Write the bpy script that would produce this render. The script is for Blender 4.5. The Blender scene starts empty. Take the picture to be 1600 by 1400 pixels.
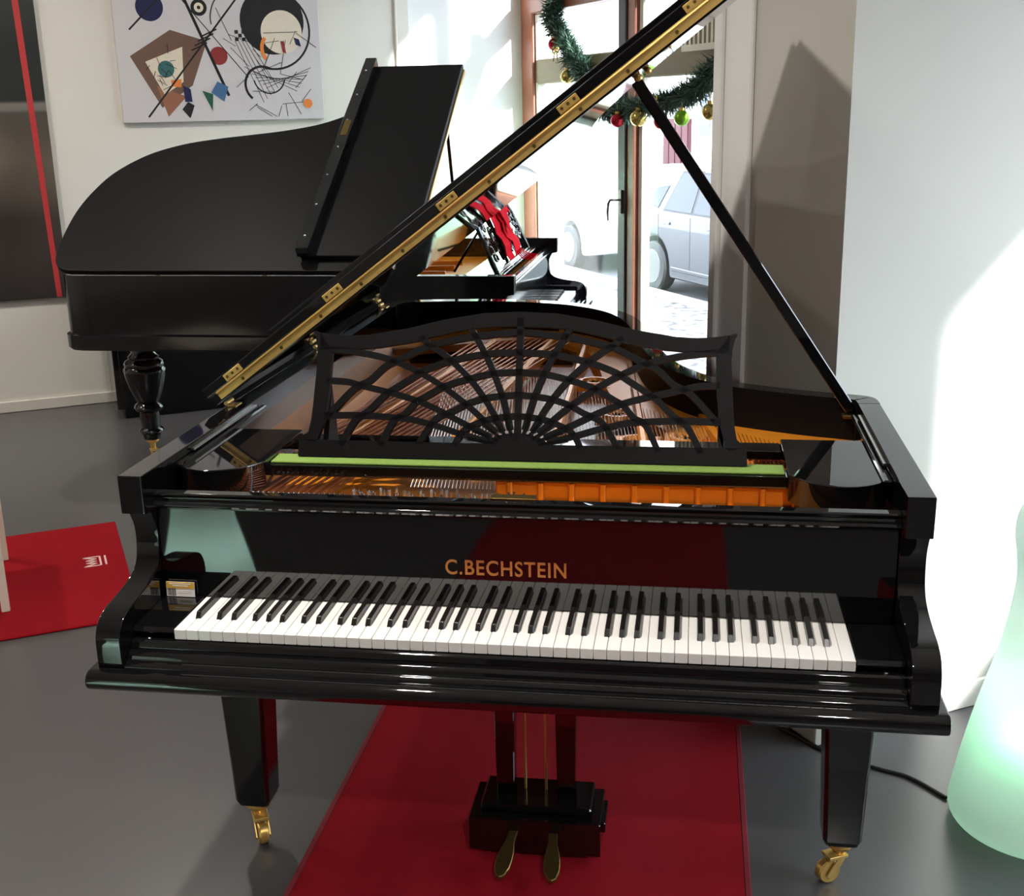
import bpy, bmesh, math, random
from mathutils import Vector, Matrix
random.seed(7)
R = math.radians
scene = bpy.context.scene
COL = scene.collection

# ------------------------------------------------------------------ camera
cam_d = bpy.data.cameras.new('camera')
cam_d.sensor_fit = 'HORIZONTAL'; cam_d.sensor_width = 36.0
cam_d.lens = 1857.9 / 1600 * 36
cam_d.clip_start = 0.05; cam_d.clip_end = 300
cam = bpy.data.objects.new('camera', cam_d); COL.objects.link(cam)
cam.location = (0.324, -1.900, 1.638)
cam.rotation_euler = (R(74.017), R(1.161), R(8.513))
scene.camera = cam

# room frame: S runs along the picture wall towards the street, T runs along the street front
ANG = R(31)
E1 = Vector((math.cos(ANG), math.sin(ANG), 0)); E2 = Vector((-math.sin(ANG), math.cos(ANG), 0))
def ST(s, t, z=0.0): return E1 * s + E2 * t + Vector((0, 0, z))

# ------------------------------------------------------------------ world, sun, exposure
w = bpy.data.worlds.new('sky'); scene.world = w; w.use_nodes = True
bg = w.node_tree.nodes['Background']
bg.inputs['Color'].default_value = (0.76, 0.85, 1.0, 1); bg.inputs['Strength'].default_value = 6.6
sun_d = bpy.data.lights.new('sun', 'SUN'); sun_d.energy = 10; sun_d.angle = R(2.2); sun_d.color = (0.97, 0.98, 1.0)
sun = bpy.data.objects.new('sun', sun_d); COL.objects.link(sun)
SUN_DIR = (E1 * -0.37 + E2 * 0.93) * math.cos(R(19)) + Vector((0, 0, -math.sin(R(19))))
sun.rotation_euler = SUN_DIR.to_track_quat('-Z', 'Y').to_euler()
sun.location = ST(20, -30, 12)
scene.view_settings.view_transform = 'Standard'
scene.view_settings.look = 'None'
scene.view_settings.gamma = 1.0
scene.view_settings.use_curve_mapping = False
scene.view_settings.exposure = 0.9
scene.cycles.use_denoising = True
scene.cycles.max_bounces = 10
scene.cycles.transparent_max_bounces = 16
scene.cycles.caustics_refractive = False
scene.cycles.caustics_reflective = False

# ------------------------------------------------------------------ materials
def srgb(r, g, b):
    f = lambda c: (c / 255) / 12.92 if c / 255 <= 0.04045 else ((c / 255 + 0.055) / 1.055) ** 2.4
    return (f(r), f(g), f(b), 1)
def mat(name, col, rough=0.5, metal=0.0, noise=0.0, scale=20.0, bump=0.0, bscale=200.0, spec=0.5, coat=0.0, ior=1.5, emit=None, estr=0.0):
    m = bpy.data.materials.new(name); m.use_nodes = True
    nt = m.node_tree; b = nt.nodes['Principled BSDF']
    b.inputs['Base Color'].default_value = col
    b.inputs['Roughness'].default_value = rough
    b.inputs['Metallic'].default_value = metal
    b.inputs['Specular IOR Level'].default_value = spec
    b.inputs['Coat Weight'].default_value = coat
    b.inputs['IOR'].default_value = ior
    if emit: b.inputs['Emission Color'].default_value = emit; b.inputs['Emission Strength'].default_value = estr
    if noise > 0 or bump > 0:
        tc = nt.nodes.new('ShaderNodeTexCoord')
        if noise > 0:
            n = nt.nodes.new('ShaderNodeTexNoise'); n.inputs['Scale'].default_value = scale; n.inputs['Detail'].default_value = 5
            nt.links.new(tc.outputs['Object'], n.inputs['Vector'])
            mx = nt.nodes.new('ShaderNodeMix'); mx.data_type = 'RGBA'
            mx.inputs[6].default_value = tuple(c * (1 - noise) for c in col[:3]) + (1,)
            mx.inputs[7].default_value = tuple(min(1, c * (1 + noise)) for c in col[:3]) + (1,)
            nt.links.new(n.outputs['Fac'], mx.inputs[0]); nt.links.new(mx.outputs[2], b.inputs['Base Color'])
        if bump > 0:
            n2 = nt.nodes.new('ShaderNodeTexNoise'); n2.inputs['Scale'].default_value = bscale; n2.inputs['Detail'].default_value = 4
            nt.links.new(tc.outputs['Object'], n2.inputs['Vector'])
            bp = nt.nodes.new('ShaderNodeBump'); bp.inputs['Strength'].default_value = bump; bp.inputs['Distance'].default_value = 0.002
            nt.links.new(n2.outputs['Fac'], bp.inputs['Height']); nt.links.new(bp.outputs['Normal'], b.inputs['Normal'])
    return m
M = {}
M['lacquer'] = mat('black_lacquer', (0.0035, 0.0035, 0.004, 1), 0.03, ior=1.72)
M['lacquer2'] = mat('black_lacquer_worn', (0.004, 0.004, 0.005, 1), 0.10, ior=1.6, bump=0.02, bscale=30)
M['satin'] = mat('black_satin', (0.0045, 0.0042, 0.0046, 1), 0.45, noise=0.1, scale=60, spec=0.15)
M['satinlid'] = mat('black_satin_lid', (0.0045, 0.0045, 0.0047, 1), 0.5, noise=0.06, scale=8, spec=0.12)
M['ivory'] = mat('white_key_plastic', srgb(238, 236, 232), 0.22, noise=0.02, scale=5)
M['ebony'] = mat('black_key', srgb(26, 22, 21), 0.3, noise=0.1, scale=80)
M['brass'] = mat('brass', srgb(232, 192, 112), 0.33, 0.75, noise=0.14, scale=40)
M['oldbrass'] = mat('dull_brass', srgb(120, 98, 55), 0.38, 0.9, noise=0.25, scale=60)
M['plate'] = mat('bronzed_iron', srgb(222, 136, 34), 0.34, 0.2, noise=0.12, scale=25, bump=0.15, bscale=120)
M['sound'] = mat('soundboard_spruce', srgb(176, 96, 36), 0.3, noise=0.2, scale=12)
M['copper'] = mat('copper_string', srgb(206, 128, 96), 0.3, 0.9)
M['steel'] = mat('steel_string', srgb(210, 210, 208), 0.22, 1.0)
M['felt'] = mat('green_felt', srgb(118, 146, 66), 0.95, noise=0.15, scale=120, bump=0.3, bscale=600)
M['redfelt'] = mat('red_felt', srgb(120, 22, 30), 0.95, noise=0.15, scale=120)
M['letters'] = mat('gilt_letters', srgb(226, 150, 80), 0.3, 0.55)
M['wall'] = mat('plaster_wall', srgb(226, 222, 213), 0.85, noise=0.025, scale=3, bump=0.08, bscale=150)
M['reardark'] = mat('dark_grey_wall', srgb(120, 112, 106), 0.85, noise=0.03, scale=3, bump=0.05, bscale=150)
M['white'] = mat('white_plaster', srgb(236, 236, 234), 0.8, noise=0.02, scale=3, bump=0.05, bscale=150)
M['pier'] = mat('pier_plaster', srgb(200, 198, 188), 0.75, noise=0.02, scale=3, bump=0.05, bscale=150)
M['ceil'] = mat('ceiling_plaster', srgb(225, 222, 215), 0.9, noise=0.02, scale=3)
M['basew'] = mat('white_gloss_trim', srgb(222, 217, 206), 0.4, noise=0.02, scale=6)
M['floor'] = mat('grey_vinyl_floor', srgb(80, 78, 78), 0.28, noise=0.05, scale=2.5, bump=0.04, bscale=60)
M['rug'] = mat('red_wool_rug', srgb(140, 15, 26), 0.95, noise=0.10, scale=9, bump=0.5, bscale=900, spec=0.1)
M['rugedge'] = mat('red_rug_binding', srgb(120, 14, 30), 0.9, noise=0.1, scale=60)
M['thread'] = mat('white_thread', srgb(226, 190, 186), 0.9, noise=0.05, scale=60)
M['wood'] = mat('reddish_window_wood', srgb(142, 84, 62), 0.4, noise=0.16, scale=14)
M['darkwood'] = mat('dark_weatherstrip', srgb(62, 56, 60), 0.5, noise=0.1, scale=14)
M['olive'] = mat('olive_paint', srgb(128, 116, 86), 0.5, noise=0.05, scale=10)
M['paleframe'] = mat('pale_frame_paint', srgb(232, 228, 210), 0.45, noise=0.03, scale=10)
M['iron'] = mat('dark_bronze', srgb(70, 62, 56), 0.35, 0.8, noise=0.1, scale=30)
M['rubber'] = mat('black_rubber', srgb(24, 24, 25), 0.5, noise=0.1, scale=30)
M['canvas'] = mat('pale_canvas', srgb(208, 203, 204), 0.85, noise=0.03, scale=4, bump=0.2, bscale=700)
M['card'] = mat('white_card', srgb(240, 232, 226), 0.6, noise=0.02, scale=20)
M['cardgold'] = mat('gold_card_band', srgb(205, 160, 62), 0.5, noise=0.05, scale=20)
M['ribbon'] = mat('red_ribbon', srgb(214, 10, 36), 0.9, noise=0.2, scale=30, spec=0.05)
M['needle'] = mat('fir_needles', srgb(34, 62, 44), 0.6, noise=0.35, scale=15)
M['needle2'] = mat('fir_needles_light', srgb(70, 104, 84), 0.6, noise=0.3, scale=15)
M['redball'] = mat('red_glass_ball', srgb(170, 14, 36), 0.12, 0.5, noise=0.05, scale=10)
M['goldball'] = mat('gold_glass_ball', srgb(190, 170, 96), 0.14, 0.8, noise=0.05, scale=10)
M['greenball'] = mat('green_glass_ball', srgb(120, 170, 40), 0.14, 0.6, noise=0.05, scale=10)
M['silver'] = mat('silver_car_paint', srgb(58, 60, 63), 0.3, 0.2, noise=0.02, scale=3, coat=0.6)
M['whitecar'] = mat('white_car_paint', srgb(240, 240, 240), 0.25, 0.0, noise=0.01, scale=3, coat=0.6)
M['carglass'] = mat('tinted_car_glass', srgb(28, 35, 44), 0.08, 0.2, noise=0.1, scale=4)
M['alloy'] = mat('alloy_rim', srgb(92, 91, 89), 0.4, 0.5, noise=0.05, scale=20)
M['taillight'] = mat('tail_lamp_glass', srgb(120, 84, 84), 0.1, 0.0, noise=0.1, scale=20)
M['facade'] = mat('pale_facade', srgb(226, 222, 214), 0.85, noise=0.04, scale=2, bump=0.2, bscale=20)
M['doorred'] = mat('red_gate_paint', srgb(84, 34, 40), 0.6, noise=0.06, scale=6)
M['pane'] = mat('dark_window_pane', srgb(66, 74, 82), 0.1, 0.0, noise=0.1, scale=2)
M['whitepaint'] = mat('white_painted_wood', srgb(226, 216, 200), 0.45, noise=0.03, scale=10)
M['teal'] = mat('pale_teal_paint', srgb(150, 180, 172), 0.7, noise=0.04, scale=4)

# cobbled pavement
m = mat('cobbled_pavement', srgb(170, 168, 164), 0.85); nt = m.node_tree; b = nt.nodes['Principled BSDF']
tc = nt.nodes.new('ShaderNodeTexCoord'); vo = nt.nodes.new('ShaderNodeTexVoronoi'); vo.inputs['Scale'].default_value = 9
rp = nt.nodes.new('ShaderNodeValToRGB'); rp.color_ramp.elements[0].color = srgb(128, 126, 122); rp.color_ramp.elements[1].color = srgb(52, 50, 49)
rp.color_ramp.elements[0].position = 0.35; rp.color_ramp.elements[1].position = 0.75
bp = nt.nodes.new('ShaderNodeBump'); bp.inputs['Strength'].default_value = 0.6; bp.inputs['Distance'].default_value = 0.02; bp.invert = True
nt.links.new(tc.outputs['Object'], vo.inputs['Vector']); nt.links.new(vo.outputs['Distance'], rp.inputs['Fac'])
nt.links.new(rp.outputs['Color'], b.inputs['Base Color']); nt.links.new(vo.outputs['Distance'], bp.inputs['Height']); nt.links.new(bp.outputs['Normal'], b.inputs['Normal'])
M['cobble'] = m
M['asphalt'] = mat('street_asphalt', srgb(84, 83, 84), 0.9, noise=0.15, scale=8, bump=0.3, bscale=80)
M['kerb'] = mat('granite_kerb', srgb(190, 188, 186), 0.8, noise=0.12, scale=30)

# window glass: mostly clear with a weak mirror
m = bpy.data.materials.new('window_glass'); m.use_nodes = True; nt = m.node_tree; nt.nodes.clear()
out = nt.nodes.new('ShaderNodeOutputMaterial'); mx = nt.nodes.new('ShaderNodeMixShader'); tr = nt.nodes.new('ShaderNodeBsdfTransparent'); gl = nt.nodes.new('ShaderNodeBsdfGlossy')
gl.inputs['Roughness'].default_value = 0.02; mx.inputs['Fac'].default_value = 0.05; tr.inputs['Color'].default_value = (0.97, 0.985, 0.98, 1)
nt.links.new(tr.outputs[0], mx.inputs[1]); nt.links.new(gl.outputs[0], mx.inputs[2]); nt.links.new(mx.outputs[0], out.inputs['Surface'])
M['glass'] = m

# frosted polyethylene of the lit floor lamps: half diffuse, half translucent
def frosted(name, col):
    m = bpy.data.materials.new(name); m.use_nodes = True; nt = m.node_tree; nt.nodes.clear()
    out = nt.nodes.new('ShaderNodeOutputMaterial'); mx = nt.nodes.new('ShaderNodeMixShader'); tl = nt.nodes.new('ShaderNodeBsdfTranslucent'); df = nt.nodes.new('ShaderNodeBsdfDiffuse')
    tl.inputs['Color'].default_value = col; df.inputs['Color'].default_value = col; mx.inputs['Fac'].default_value = 0.5
    nt.links.new(df.outputs[0], mx.inputs[1]); nt.links.new(tl.outputs[0], mx.inputs[2]); nt.links.new(mx.outputs[0], out.inputs['Surface'])
    return m
M['frost'] = frosted('frosted_polyethylene', (0.80, 0.90, 0.84, 1))

# dark abstract painting: black-green top, brown haze, pale band, red stripe (all pigment)
m = mat('dark_painting_pigment', srgb(60, 52, 46), 0.55); nt = m.node_tree; b = nt.nodes['Principled BSDF']
tc = nt.nodes.new('ShaderNodeTexCoord'); sp = nt.nodes.new('ShaderNodeSeparateXYZ'); nt.links.new(tc.outputs['Object'], sp.inputs[0])
rp = nt.nodes.new('ShaderNodeValToRGB'); cr = rp.color_ramp
mr = nt.nodes.new('ShaderNodeMapRange'); mr.inputs['From Min'].default_value = 0.0; mr.inputs['From Max'].default_value = 1.8
ns = nt.nodes.new('ShaderNodeTexNoise'); ns.inputs['Scale'].default_value = 1.6; ns.inputs['Detail'].default_value = 1; nt.links.new(tc.outputs['Object'], ns.inputs['Vector'])
nt.links.new(sp.outputs['Z'], mr.inputs['Value']); nt.links.new(mr.outputs[0], rp.inputs['Fac'])
cr.elements[0].position = 0.0; cr.elements[0].color = srgb(38, 33, 30)
for p_, c_ in ((0.25, (58, 48, 42)), (0.42, (120, 106, 92)), (0.52, (104, 94, 84)), (0.565, (100, 94, 86)), (0.575, (150, 146, 138)), (0.59, (150, 146, 138)), (0.60, (38, 44, 42)), (0.75, (28, 33, 32))):
    e = cr.elements.new(p_); e.color = srgb(*c_)
cr.elements[-1].position = 1.0; cr.elements[-1].color = srgb(40, 48, 44)
mxn = nt.nodes.new('ShaderNodeMix'); mxn.data_type = 'RGBA'; mxn.blend_type = 'MULTIPLY'; mxn.inputs[0].default_value = 0.8
mr2 = nt.nodes.new('ShaderNodeMapRange'); mr2.inputs['From Min'].default_value = 0.35; mr2.inputs['From Max'].default_value = 0.65; mr2.inputs['To Min'].default_value = 0.45; mr2.inputs['To Max'].default_value = 1.25
nt.links.new(ns.outputs['Fac'], mr2.inputs['Value']); nt.links.new(rp.outputs['Color'], mxn.inputs[6]); nt.links.new(mr2.outputs[0], mxn.inputs[7]); nt.links.new(mxn.outputs[2], b.inputs['Base Color'])
M['darkart'] = m
M['redpaint'] = mat('red_oil_paint', srgb(186, 52, 54), 0.6, noise=0.1, scale=12)

# ------------------------------------------------------------------ mesh helpers
class MB:
    def __init__(s): s.v = []; s.f = []
    def add(s, vs, fs):
        o = len(s.v); s.v += [tuple(v) for v in vs]; s.f += [tuple(i + o for i in f) for f in fs]; return s
    def box(s, x0, x1, y0, y1, z0, z1):
        return s.add([(x0,y0,z0),(x1,y0,z0),(x1,y1,z0),(x0,y1,z0),(x0,y0,z1),(x1,y0,z1),(x1,y1,z1),(x0,y1,z1)],
                     [(0,3,2,1),(4,5,6,7),(0,1,5,4),(1,2,6,5),(2,3,7,6),(3,0,4,7)])
    def prism(s, poly, axis, a0, a1):
        n = len(poly)
        def P(p, a): return {'x': (a, p[0], p[1]), 'y': (p[0], a, p[1]), 'z': (p[0], p[1], a)}[axis]
        vs = [P(p, a0) for p in poly] + [P(p, a1) for p in poly]
        return s.add(vs, [tuple(range(n)), tuple(range(2*n-1, n-1, -1))] + [(i, (i+1) % n, n+(i+1) % n, n+i) for i in range(n)])
    def solid(s, front, back):
        n = len(front)
        return s.add(list(front) + list(back), [tuple(range(n)), tuple(range(2*n-1, n-1, -1))] + [(i, (i+1) % n, n+(i+1) % n, n+i) for i in range(n)])
    def lathe(s, prof, c=(0, 0, 0), seg=24, axis='z'):
        n = len(prof); vs = []
        for k in range(seg):
            a = 2*math.pi*k/seg; ca, sa = math.cos(a), math.sin(a)
            for r, h in prof:
                p = (r*ca, r*sa, h)
                if axis == 'y': p = (r*ca, h, r*sa)
                if axis == 'x': p = (h, r*ca, r*sa)
                vs.append((c[0]+p[0], c[1]+p[1], c[2]+p[2]))
        fs = []
        for k in range(seg):
            k2 = (k+1) % seg
            for i in range(n-1): fs.append((k*n+i, k2*n+i, k2*n+i+1, k*n+i+1))
        fs.append(tuple(k*n for k in range(seg))[::-1]); fs.append(tuple(k*n+n-1 for k in range(seg)))
        return s.add(vs, fs)
    def tube(s, pts, r, seg=8):
        pts = [Vector(p) for p in pts]; n = len(pts); rr = r if isinstance(r, (list, tuple)) else [r]*n
        vs = []; prev = None
        for i, p in enumerate(pts):
            t = (pts[min(i+1, n-1)] - pts[max(i-1, 0)]).normalized()
            if prev is None:
                a = Vector((0, 0, 1)) if abs(t.z) < 0.9 else Vector((1, 0, 0)); u = t.cross(a).normalized()
            else: u = (prev - t * prev.dot(t)).normalized()
            prev = u; v = t.cross(u)
            for k in range(seg):
                an = 2*math.pi*k/seg; vs.append(p + u*(rr[i]*math.cos(an)) + v*(rr[i]*math.sin(an)))
        fs = [(i*seg+k, i*seg+(k+1) % seg, (i+1)*seg+(k+1) % seg, (i+1)*seg+k) for i in range(n-1) for k in range(seg)]
        fs += [tuple(range(seg))[::-1], tuple(range((n-1)*seg, n*seg))]
        return s.add(vs, fs)
    def bar(s, a, b_, wu, wv, up=(0, 0, 1)):
        a, b_ = Vector(a), Vector(b_); t = (b_-a).normalized(); u = t.cross(Vector(up)).normalized(); v = u.cross(t)
        q = [(-1,-1),(1,-1),(1,1),(-1,1)]
        return s.solid([a + u*wu*x + v*wv*y for x, y in q], [b_ + u*wu*x + v*wv*y for x, y in q])
    def sphere(s, c, r, seg=16, rings=10, sz=1.0):
        return s.lathe([(max(1e-4, r*math.sin(math.pi*i/rings)), -r*sz*math.cos(math.pi*i/rings)) for i in range(rings+1)], c, seg)
    def mesh(s, name, bevel=0.0, bseg=1, sharp=25, smooth=True, merge=False):
        me = bpy.data.meshes.new(name); me.from_pydata(s.v, [], s.f)
        bm = bmesh.new(); bm.from_mesh(me)
        if merge: bmesh.ops.remove_doubles(bm, verts=bm.verts, dist=1e-5)
        bmesh.ops.recalc_face_normals(bm, faces=bm.faces)
        if bevel > 0:
            es = [e for e in bm.edges if len(e.link_faces) == 2 and e.calc_face_angle(0) > R(25)]
            bmesh.ops.bevel(bm, geom=es, offset=bevel, segments=bseg, affect='EDGES', profile=0.6, clamp_overlap=True)
        bm.to_mesh(me); bm.free()
        if smooth:
            me.shade_smooth(); me.set_sharp_from_angle(angle=R(sharp))
        return me
    def obj(s, name, m, parent=None, label=None, **kw):
        o = link(name, s.mesh(name, **kw), m, parent, label)
        if kw.get('bevel'):
            wn = o.modifiers.new('weighted_normals', 'WEIGHTED_NORMAL'); wn.keep_sharp = True; wn.weight = 100
        return o
def link(name, me, m, parent=None, label=None):
    if m is not None and not me.materials: me.materials.append(M[m] if isinstance(m, str) else m)
    o = bpy.data.objects.new(name, me); COL.objects.link(o)
    if parent is not None: o.parent = parent
    if label: o['label'] = label
    return o
def tag(o, label, cat, group=None):
    o['label'] = label; o['category'] = cat
    if group: o['group'] = group
    return o
def thing(name, label, cat, loc=(0, 0, 0), rz=0.0, group=None):
    o = bpy.data.objects.new(name, None); COL.objects.link(o); o.location = loc; o.rotation_euler = (0, 0, rz); o.empty_display_size = 0.1
    return tag(o, label, cat, group)
def struct(o): o['kind'] = 'structure'; return o
def stuff(o): o['kind'] = 'stuff'; return o
def stbox(mb, s0, s1, t0, t1, z0, z1):
    return mb.solid([ST(s0,t0,z0), ST(s1,t0,z0), ST(s1,t1,z0), ST(s0,t1,z0)], [ST(s0,t0,z1), ST(s1,t0,z1), ST(s1,t1,z1), ST(s0,t1,z1)])
def stpoly(mb, pts, z0, z1): return mb.solid([ST(s, t, z0) for s, t in pts], [ST(s, t, z1) for s, t in pts])
def catmull(pts, k=6):
    out = []; n = len(pts)
    for i in range(n-1):
        p0, p1, p2, p3 = [Vector(pts[max(0, min(n-1, j))]) for j in (i-1, i, i+1, i+2)]
        for q in range(k):
            t = q/k
            out.append(tuple(0.5*((2*p1) + (p2-p0)*t + (2*p0-5*p1+4*p2-p3)*t*t + (3*p1-p0-3*p2+p3)*t**3)))
    out.append(tuple(pts[-1])); return out

# ================================================================== THE SETTING
CEIL = 3.3
SW = 2.45            # window plane
TW = 5.5             # picture wall plane
A_S, A_T = 1.088, 0.51
struct(stpoly(MB(), [(-6, -7), (SW+0.25, -7), (SW+0.25, TW+0.3), (-6, TW+0.3)], -0.12, 0.0).obj('floor', 'floor'))
struct(stpoly(MB(), [(-6, -7), (SW+0.25, -7), (SW+0.25, TW+0.3), (-6, TW+0.3)], CEIL, CEIL+0.15).obj('ceiling', 'ceil'))
struct(stbox(MB(), -6, 1.65, TW, TW+0.25, 0, CEIL).obj('wall_picture_side', 'wall'))
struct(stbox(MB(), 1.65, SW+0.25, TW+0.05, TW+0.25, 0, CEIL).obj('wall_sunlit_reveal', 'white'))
struct(stbox(MB(), -6.2, -6, -7, TW+0.25, 0, CEIL).obj('wall_left', 'wall'))
struct(stbox(MB(), -6, SW+0.25, -7.2, -7, 0, CEIL).obj('wall_rear', 'reardark'))
# pier between the two shop windows, its far corner chamfered
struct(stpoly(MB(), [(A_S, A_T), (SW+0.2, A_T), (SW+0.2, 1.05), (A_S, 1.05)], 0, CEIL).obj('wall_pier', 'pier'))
# wall between pier opening and the rear, and front wall strips above / below the windows
struct(stbox(MB(), A_S, SW+0.2, -7, -2.5, 0, CEIL).obj('wall_front', 'white'))
struct(stbox(MB(), SW-0.05, SW+0.2, -2.5, A_T, 0, 0.8).obj('wall_parapet', 'white'))
struct(stbox(MB(), SW-0.05, SW+0.2, -2.5, A_T, 2.2, 2.95).obj('wall_spandrel', 'white'))
struct(stbox(MB(), SW-0.05, SW+0.2, -2.5, TW+0.05, 2.95, CEIL).obj('wall_lintel', 'white'))
struct(stbox(MB(), SW-0.05, SW+0.2, 1.05, 2.75, 0, 2.95).obj('wall_between', 'white'))
struct(stbox(MB(), -6, 1.65, TW-0.018, TW, 0, 0.065).obj('baseboard_picture_side', 'basew', bevel=0.004))
struct(MB().tube([ST(1.565, TW-0.012, 0.0), ST(1.565, TW-0.012, CEIL)], 0.008, 8).obj('trim_1', 'basew'))
struct(stbox(MB(), A_S-0.014, A_S, 0.90, 1.053, 0, CEIL).obj('trim_2', 'white', bevel=0.004))
struct(stbox(MB(), A_S-0.03, A_S-0.014, 1.02, 1.056, 0, CEIL).obj('trim_3', 'white', bevel=0.004))
o = MB(); stbox(o, A_S-0.012, A_S, A_T-0.004, 0.93, 0, 0.08); stbox(o, A_S-0.012, 1.9, A_T-0.012, A_T, 0, 0.08)
struct(o.obj('baseboard_pier', 'basew', bevel=0.003))

# ---- shop window with a glazed double door
win = thing('window_1', '', 'window'); del win['label']; del win['category']; struct(win)
def wpart(name, m, t0, t1, z0, z1, s0=SW-0.04, s1=SW+0.04, parent=win, bevel=0.006):
    return stbox(MB(), s0, s1, t0, t1, z0, z1).obj(name, m, parent, bevel=bevel)
wpart('outer_frame', 'wood', 5.37, 5.55, 0, 2.95)
wpart('outer_frame', 'wood', 2.75, 2.83, 0, 2.95)
wpart('outer_frame', 'wood', 2.83, 5.37, 2.85, 2.95)
wpart('upper_rail', 'wood', 2.83, 5.37, 2.19, 2.29, SW-0.05, SW+0.05)
wpart('transom_board', 'olive', 2.83, 5.37, 1.775, 1.922, SW-0.02, SW+0.05)
wpart('meeting_stile', 'darkwood', 4.115, 4.205, 0, 2.19, SW-0.045, SW+0.04)
wpart('meeting_stile', 'wood', 4.03, 4.113, 0, 2.19, SW-0.035, SW+0.04)
wpart('glazing_bead', 'paleframe', 3.98, 4.03, 0, 2.19, SW-0.01, SW+0.04)
wpart('mullion', 'wood', 4.03, 4.205, 2.29, 2.85, SW-0.04, SW+0.04)
wpart('bottom_rail', 'wood', 4.205, 5.37, 0, 0.16)
wpart('bottom_rail', 'wood', 2.83, 4.03, 0, 0.16)
wpart('glazing_bead', 'paleframe', 5.345, 5.37, 0.16, 2.19, SW-0.02, SW+0.04)
for t0, t1, z0, z1 in ((4.205, 5.37, 0.16, 1.775), (2.83, 4.03, 0.16, 1.775), (4.205, 5.37, 1.922, 2.19), (2.83, 4.03, 1.922, 2.19), (4.205, 5.37, 2.29, 2.85), (2.83, 4.03, 2.29, 2.85)):
    wpart('pane', 'glass', t0, t1, z0, z1, SW+0.004, SW+0.010, bevel=0)
h = wpart('door_handle_plate', 'iron', 4.135, 4.17, 1.06, 1.19, SW-0.058, SW-0.044, bevel=0.003)
MB().tube([ST(SW-0.05, 4.15, 1.135), ST(SW-0.095, 4.16, 1.137), ST(SW-0.10, 4.185, 1.135), ST(SW-0.10, 4.205, 1.115), ST(SW-0.10, 4.215, 1.07), ST(SW-0.10, 4.21, 1.02)], [0.007, 0.007, 0.008, 0.008, 0.007, 0.005], 8).obj('lever', 'iron', h)
# ventilation grille above the transom
gr = thing('vent_grille', 'white slatted vent grille above the olive transom, beside the pier', 'grille', ST(SW-0.045, 3.35, 1.88))
g_ = MB(); stbox(g_, -0.012, 0.012, -0.18, 0.165, 0.0, 0.03); stbox(g_, -0.012, 0.012, -0.18, 0.165, 0.145, 0.16); stbox(g_, -0.012, 0.012, 0.15, 0.165, 0.03, 0.145); g_.obj('grille_frame', 'paleframe', gr)
for k in range(8):
    g_ = MB(); stbox(g_, -0.012, 0.006, 0.13-k*0.04-0.012, 0.13-k*0.04+0.006, 0.03, 0.145); g_.obj('slat', 'paleframe', gr)
g_ = MB(); stbox(g_, 0.008, 0.012, -0.18, 0.15, 0.03, 0.145); g_.obj('backing', 'olive', gr)
# second shop window (its reveal is the bright wall on the right)
win2 = thing('window_2', '', 'window'); del win2['label']; del win2['category']; struct(win2)
for t0, t1, z0, z1 in ((-2.5, -2.45, 0.8, 2.2), (0.46, 0.51, 0.8, 2.2), (-2.45, 0.46, 0.8, 0.85), (-2.45, 0.46, 2.15, 2.2), (-1.02, -0.98, 0.85, 2.15)):
    wpart('window_frame', 'wood', t0, t1, z0, z1, parent=win2)
for t0, t1 in ((-2.45, -1.02), (-0.98, 0.46)): wpart('pane', 'glass', t0, t1, 0.85, 2.15, SW+0.004, SW+0.010, parent=win2, bevel=0)

# ---- street outside
GZ = -0.5
struct(stpoly(MB(), [(SW+0.26, -30), (6.05, -30), (6.05, 45), (SW+0.26, 45)], GZ-0.3, GZ).obj('floor_pavement', 'cobble'))
struct(stpoly(MB(), [(6.05, -30), (6.33, -30), (6.33, 45), (6.05, 45)], GZ-0.3, GZ+0.01).obj('trim_kerb', 'kerb', bevel=0.01))
struct(stpoly(MB(), [(6.33, -30), (16.6, -30), (16.6, 60), (6.33, 60)], GZ-0.4, GZ-0.06).obj('floor_street', 'asphalt'))
# ================================================================== INTERIOR LAMPS
def downlight(s, t, energy, col, spread=172):
    p = ST(s, t, CEIL)
    r = thing('ceiling_downlight', 'round recessed ceiling downlight with white ring', 'lamp', p, group='ceiling downlights')
    MB().lathe([(0.085, 0.0), (0.085, -0.012), (0.07, -0.012), (0.07, 0.0)], (0, 0, 0), 24).obj('trim_ring', 'whitepaint', r)
    l = bpy.data.lights.new('downlight', 'AREA'); l.shape = 'DISK'; l.size = 0.13; l.energy = energy; l.color = col; l.spread = R(spread)
    lo = bpy.data.objects.new('bulb_light', l); COL.objects.link(lo); lo.location = (0, 0, -0.014); lo.parent = r
for s, t, en in ((-3.6, 3.9, 18), (-1.9, 3.9, 19), (-0.3, 3.7, 14), (-3.9, 1.7, 9), (-1.9, 1.8, 4)):
    downlight(s, t, en, (1.0, 0.94, 0.86))
downlight(-0.70, 0.26, 23, (1.0, 0.94, 0.86), 128)      # key light above the piano's front left corner
downlight(-0.6, -3.0, 36, (1.0, 0.96, 0.90))  # added unseen front fill behind the camera, brightens the rug under the piano


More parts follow.
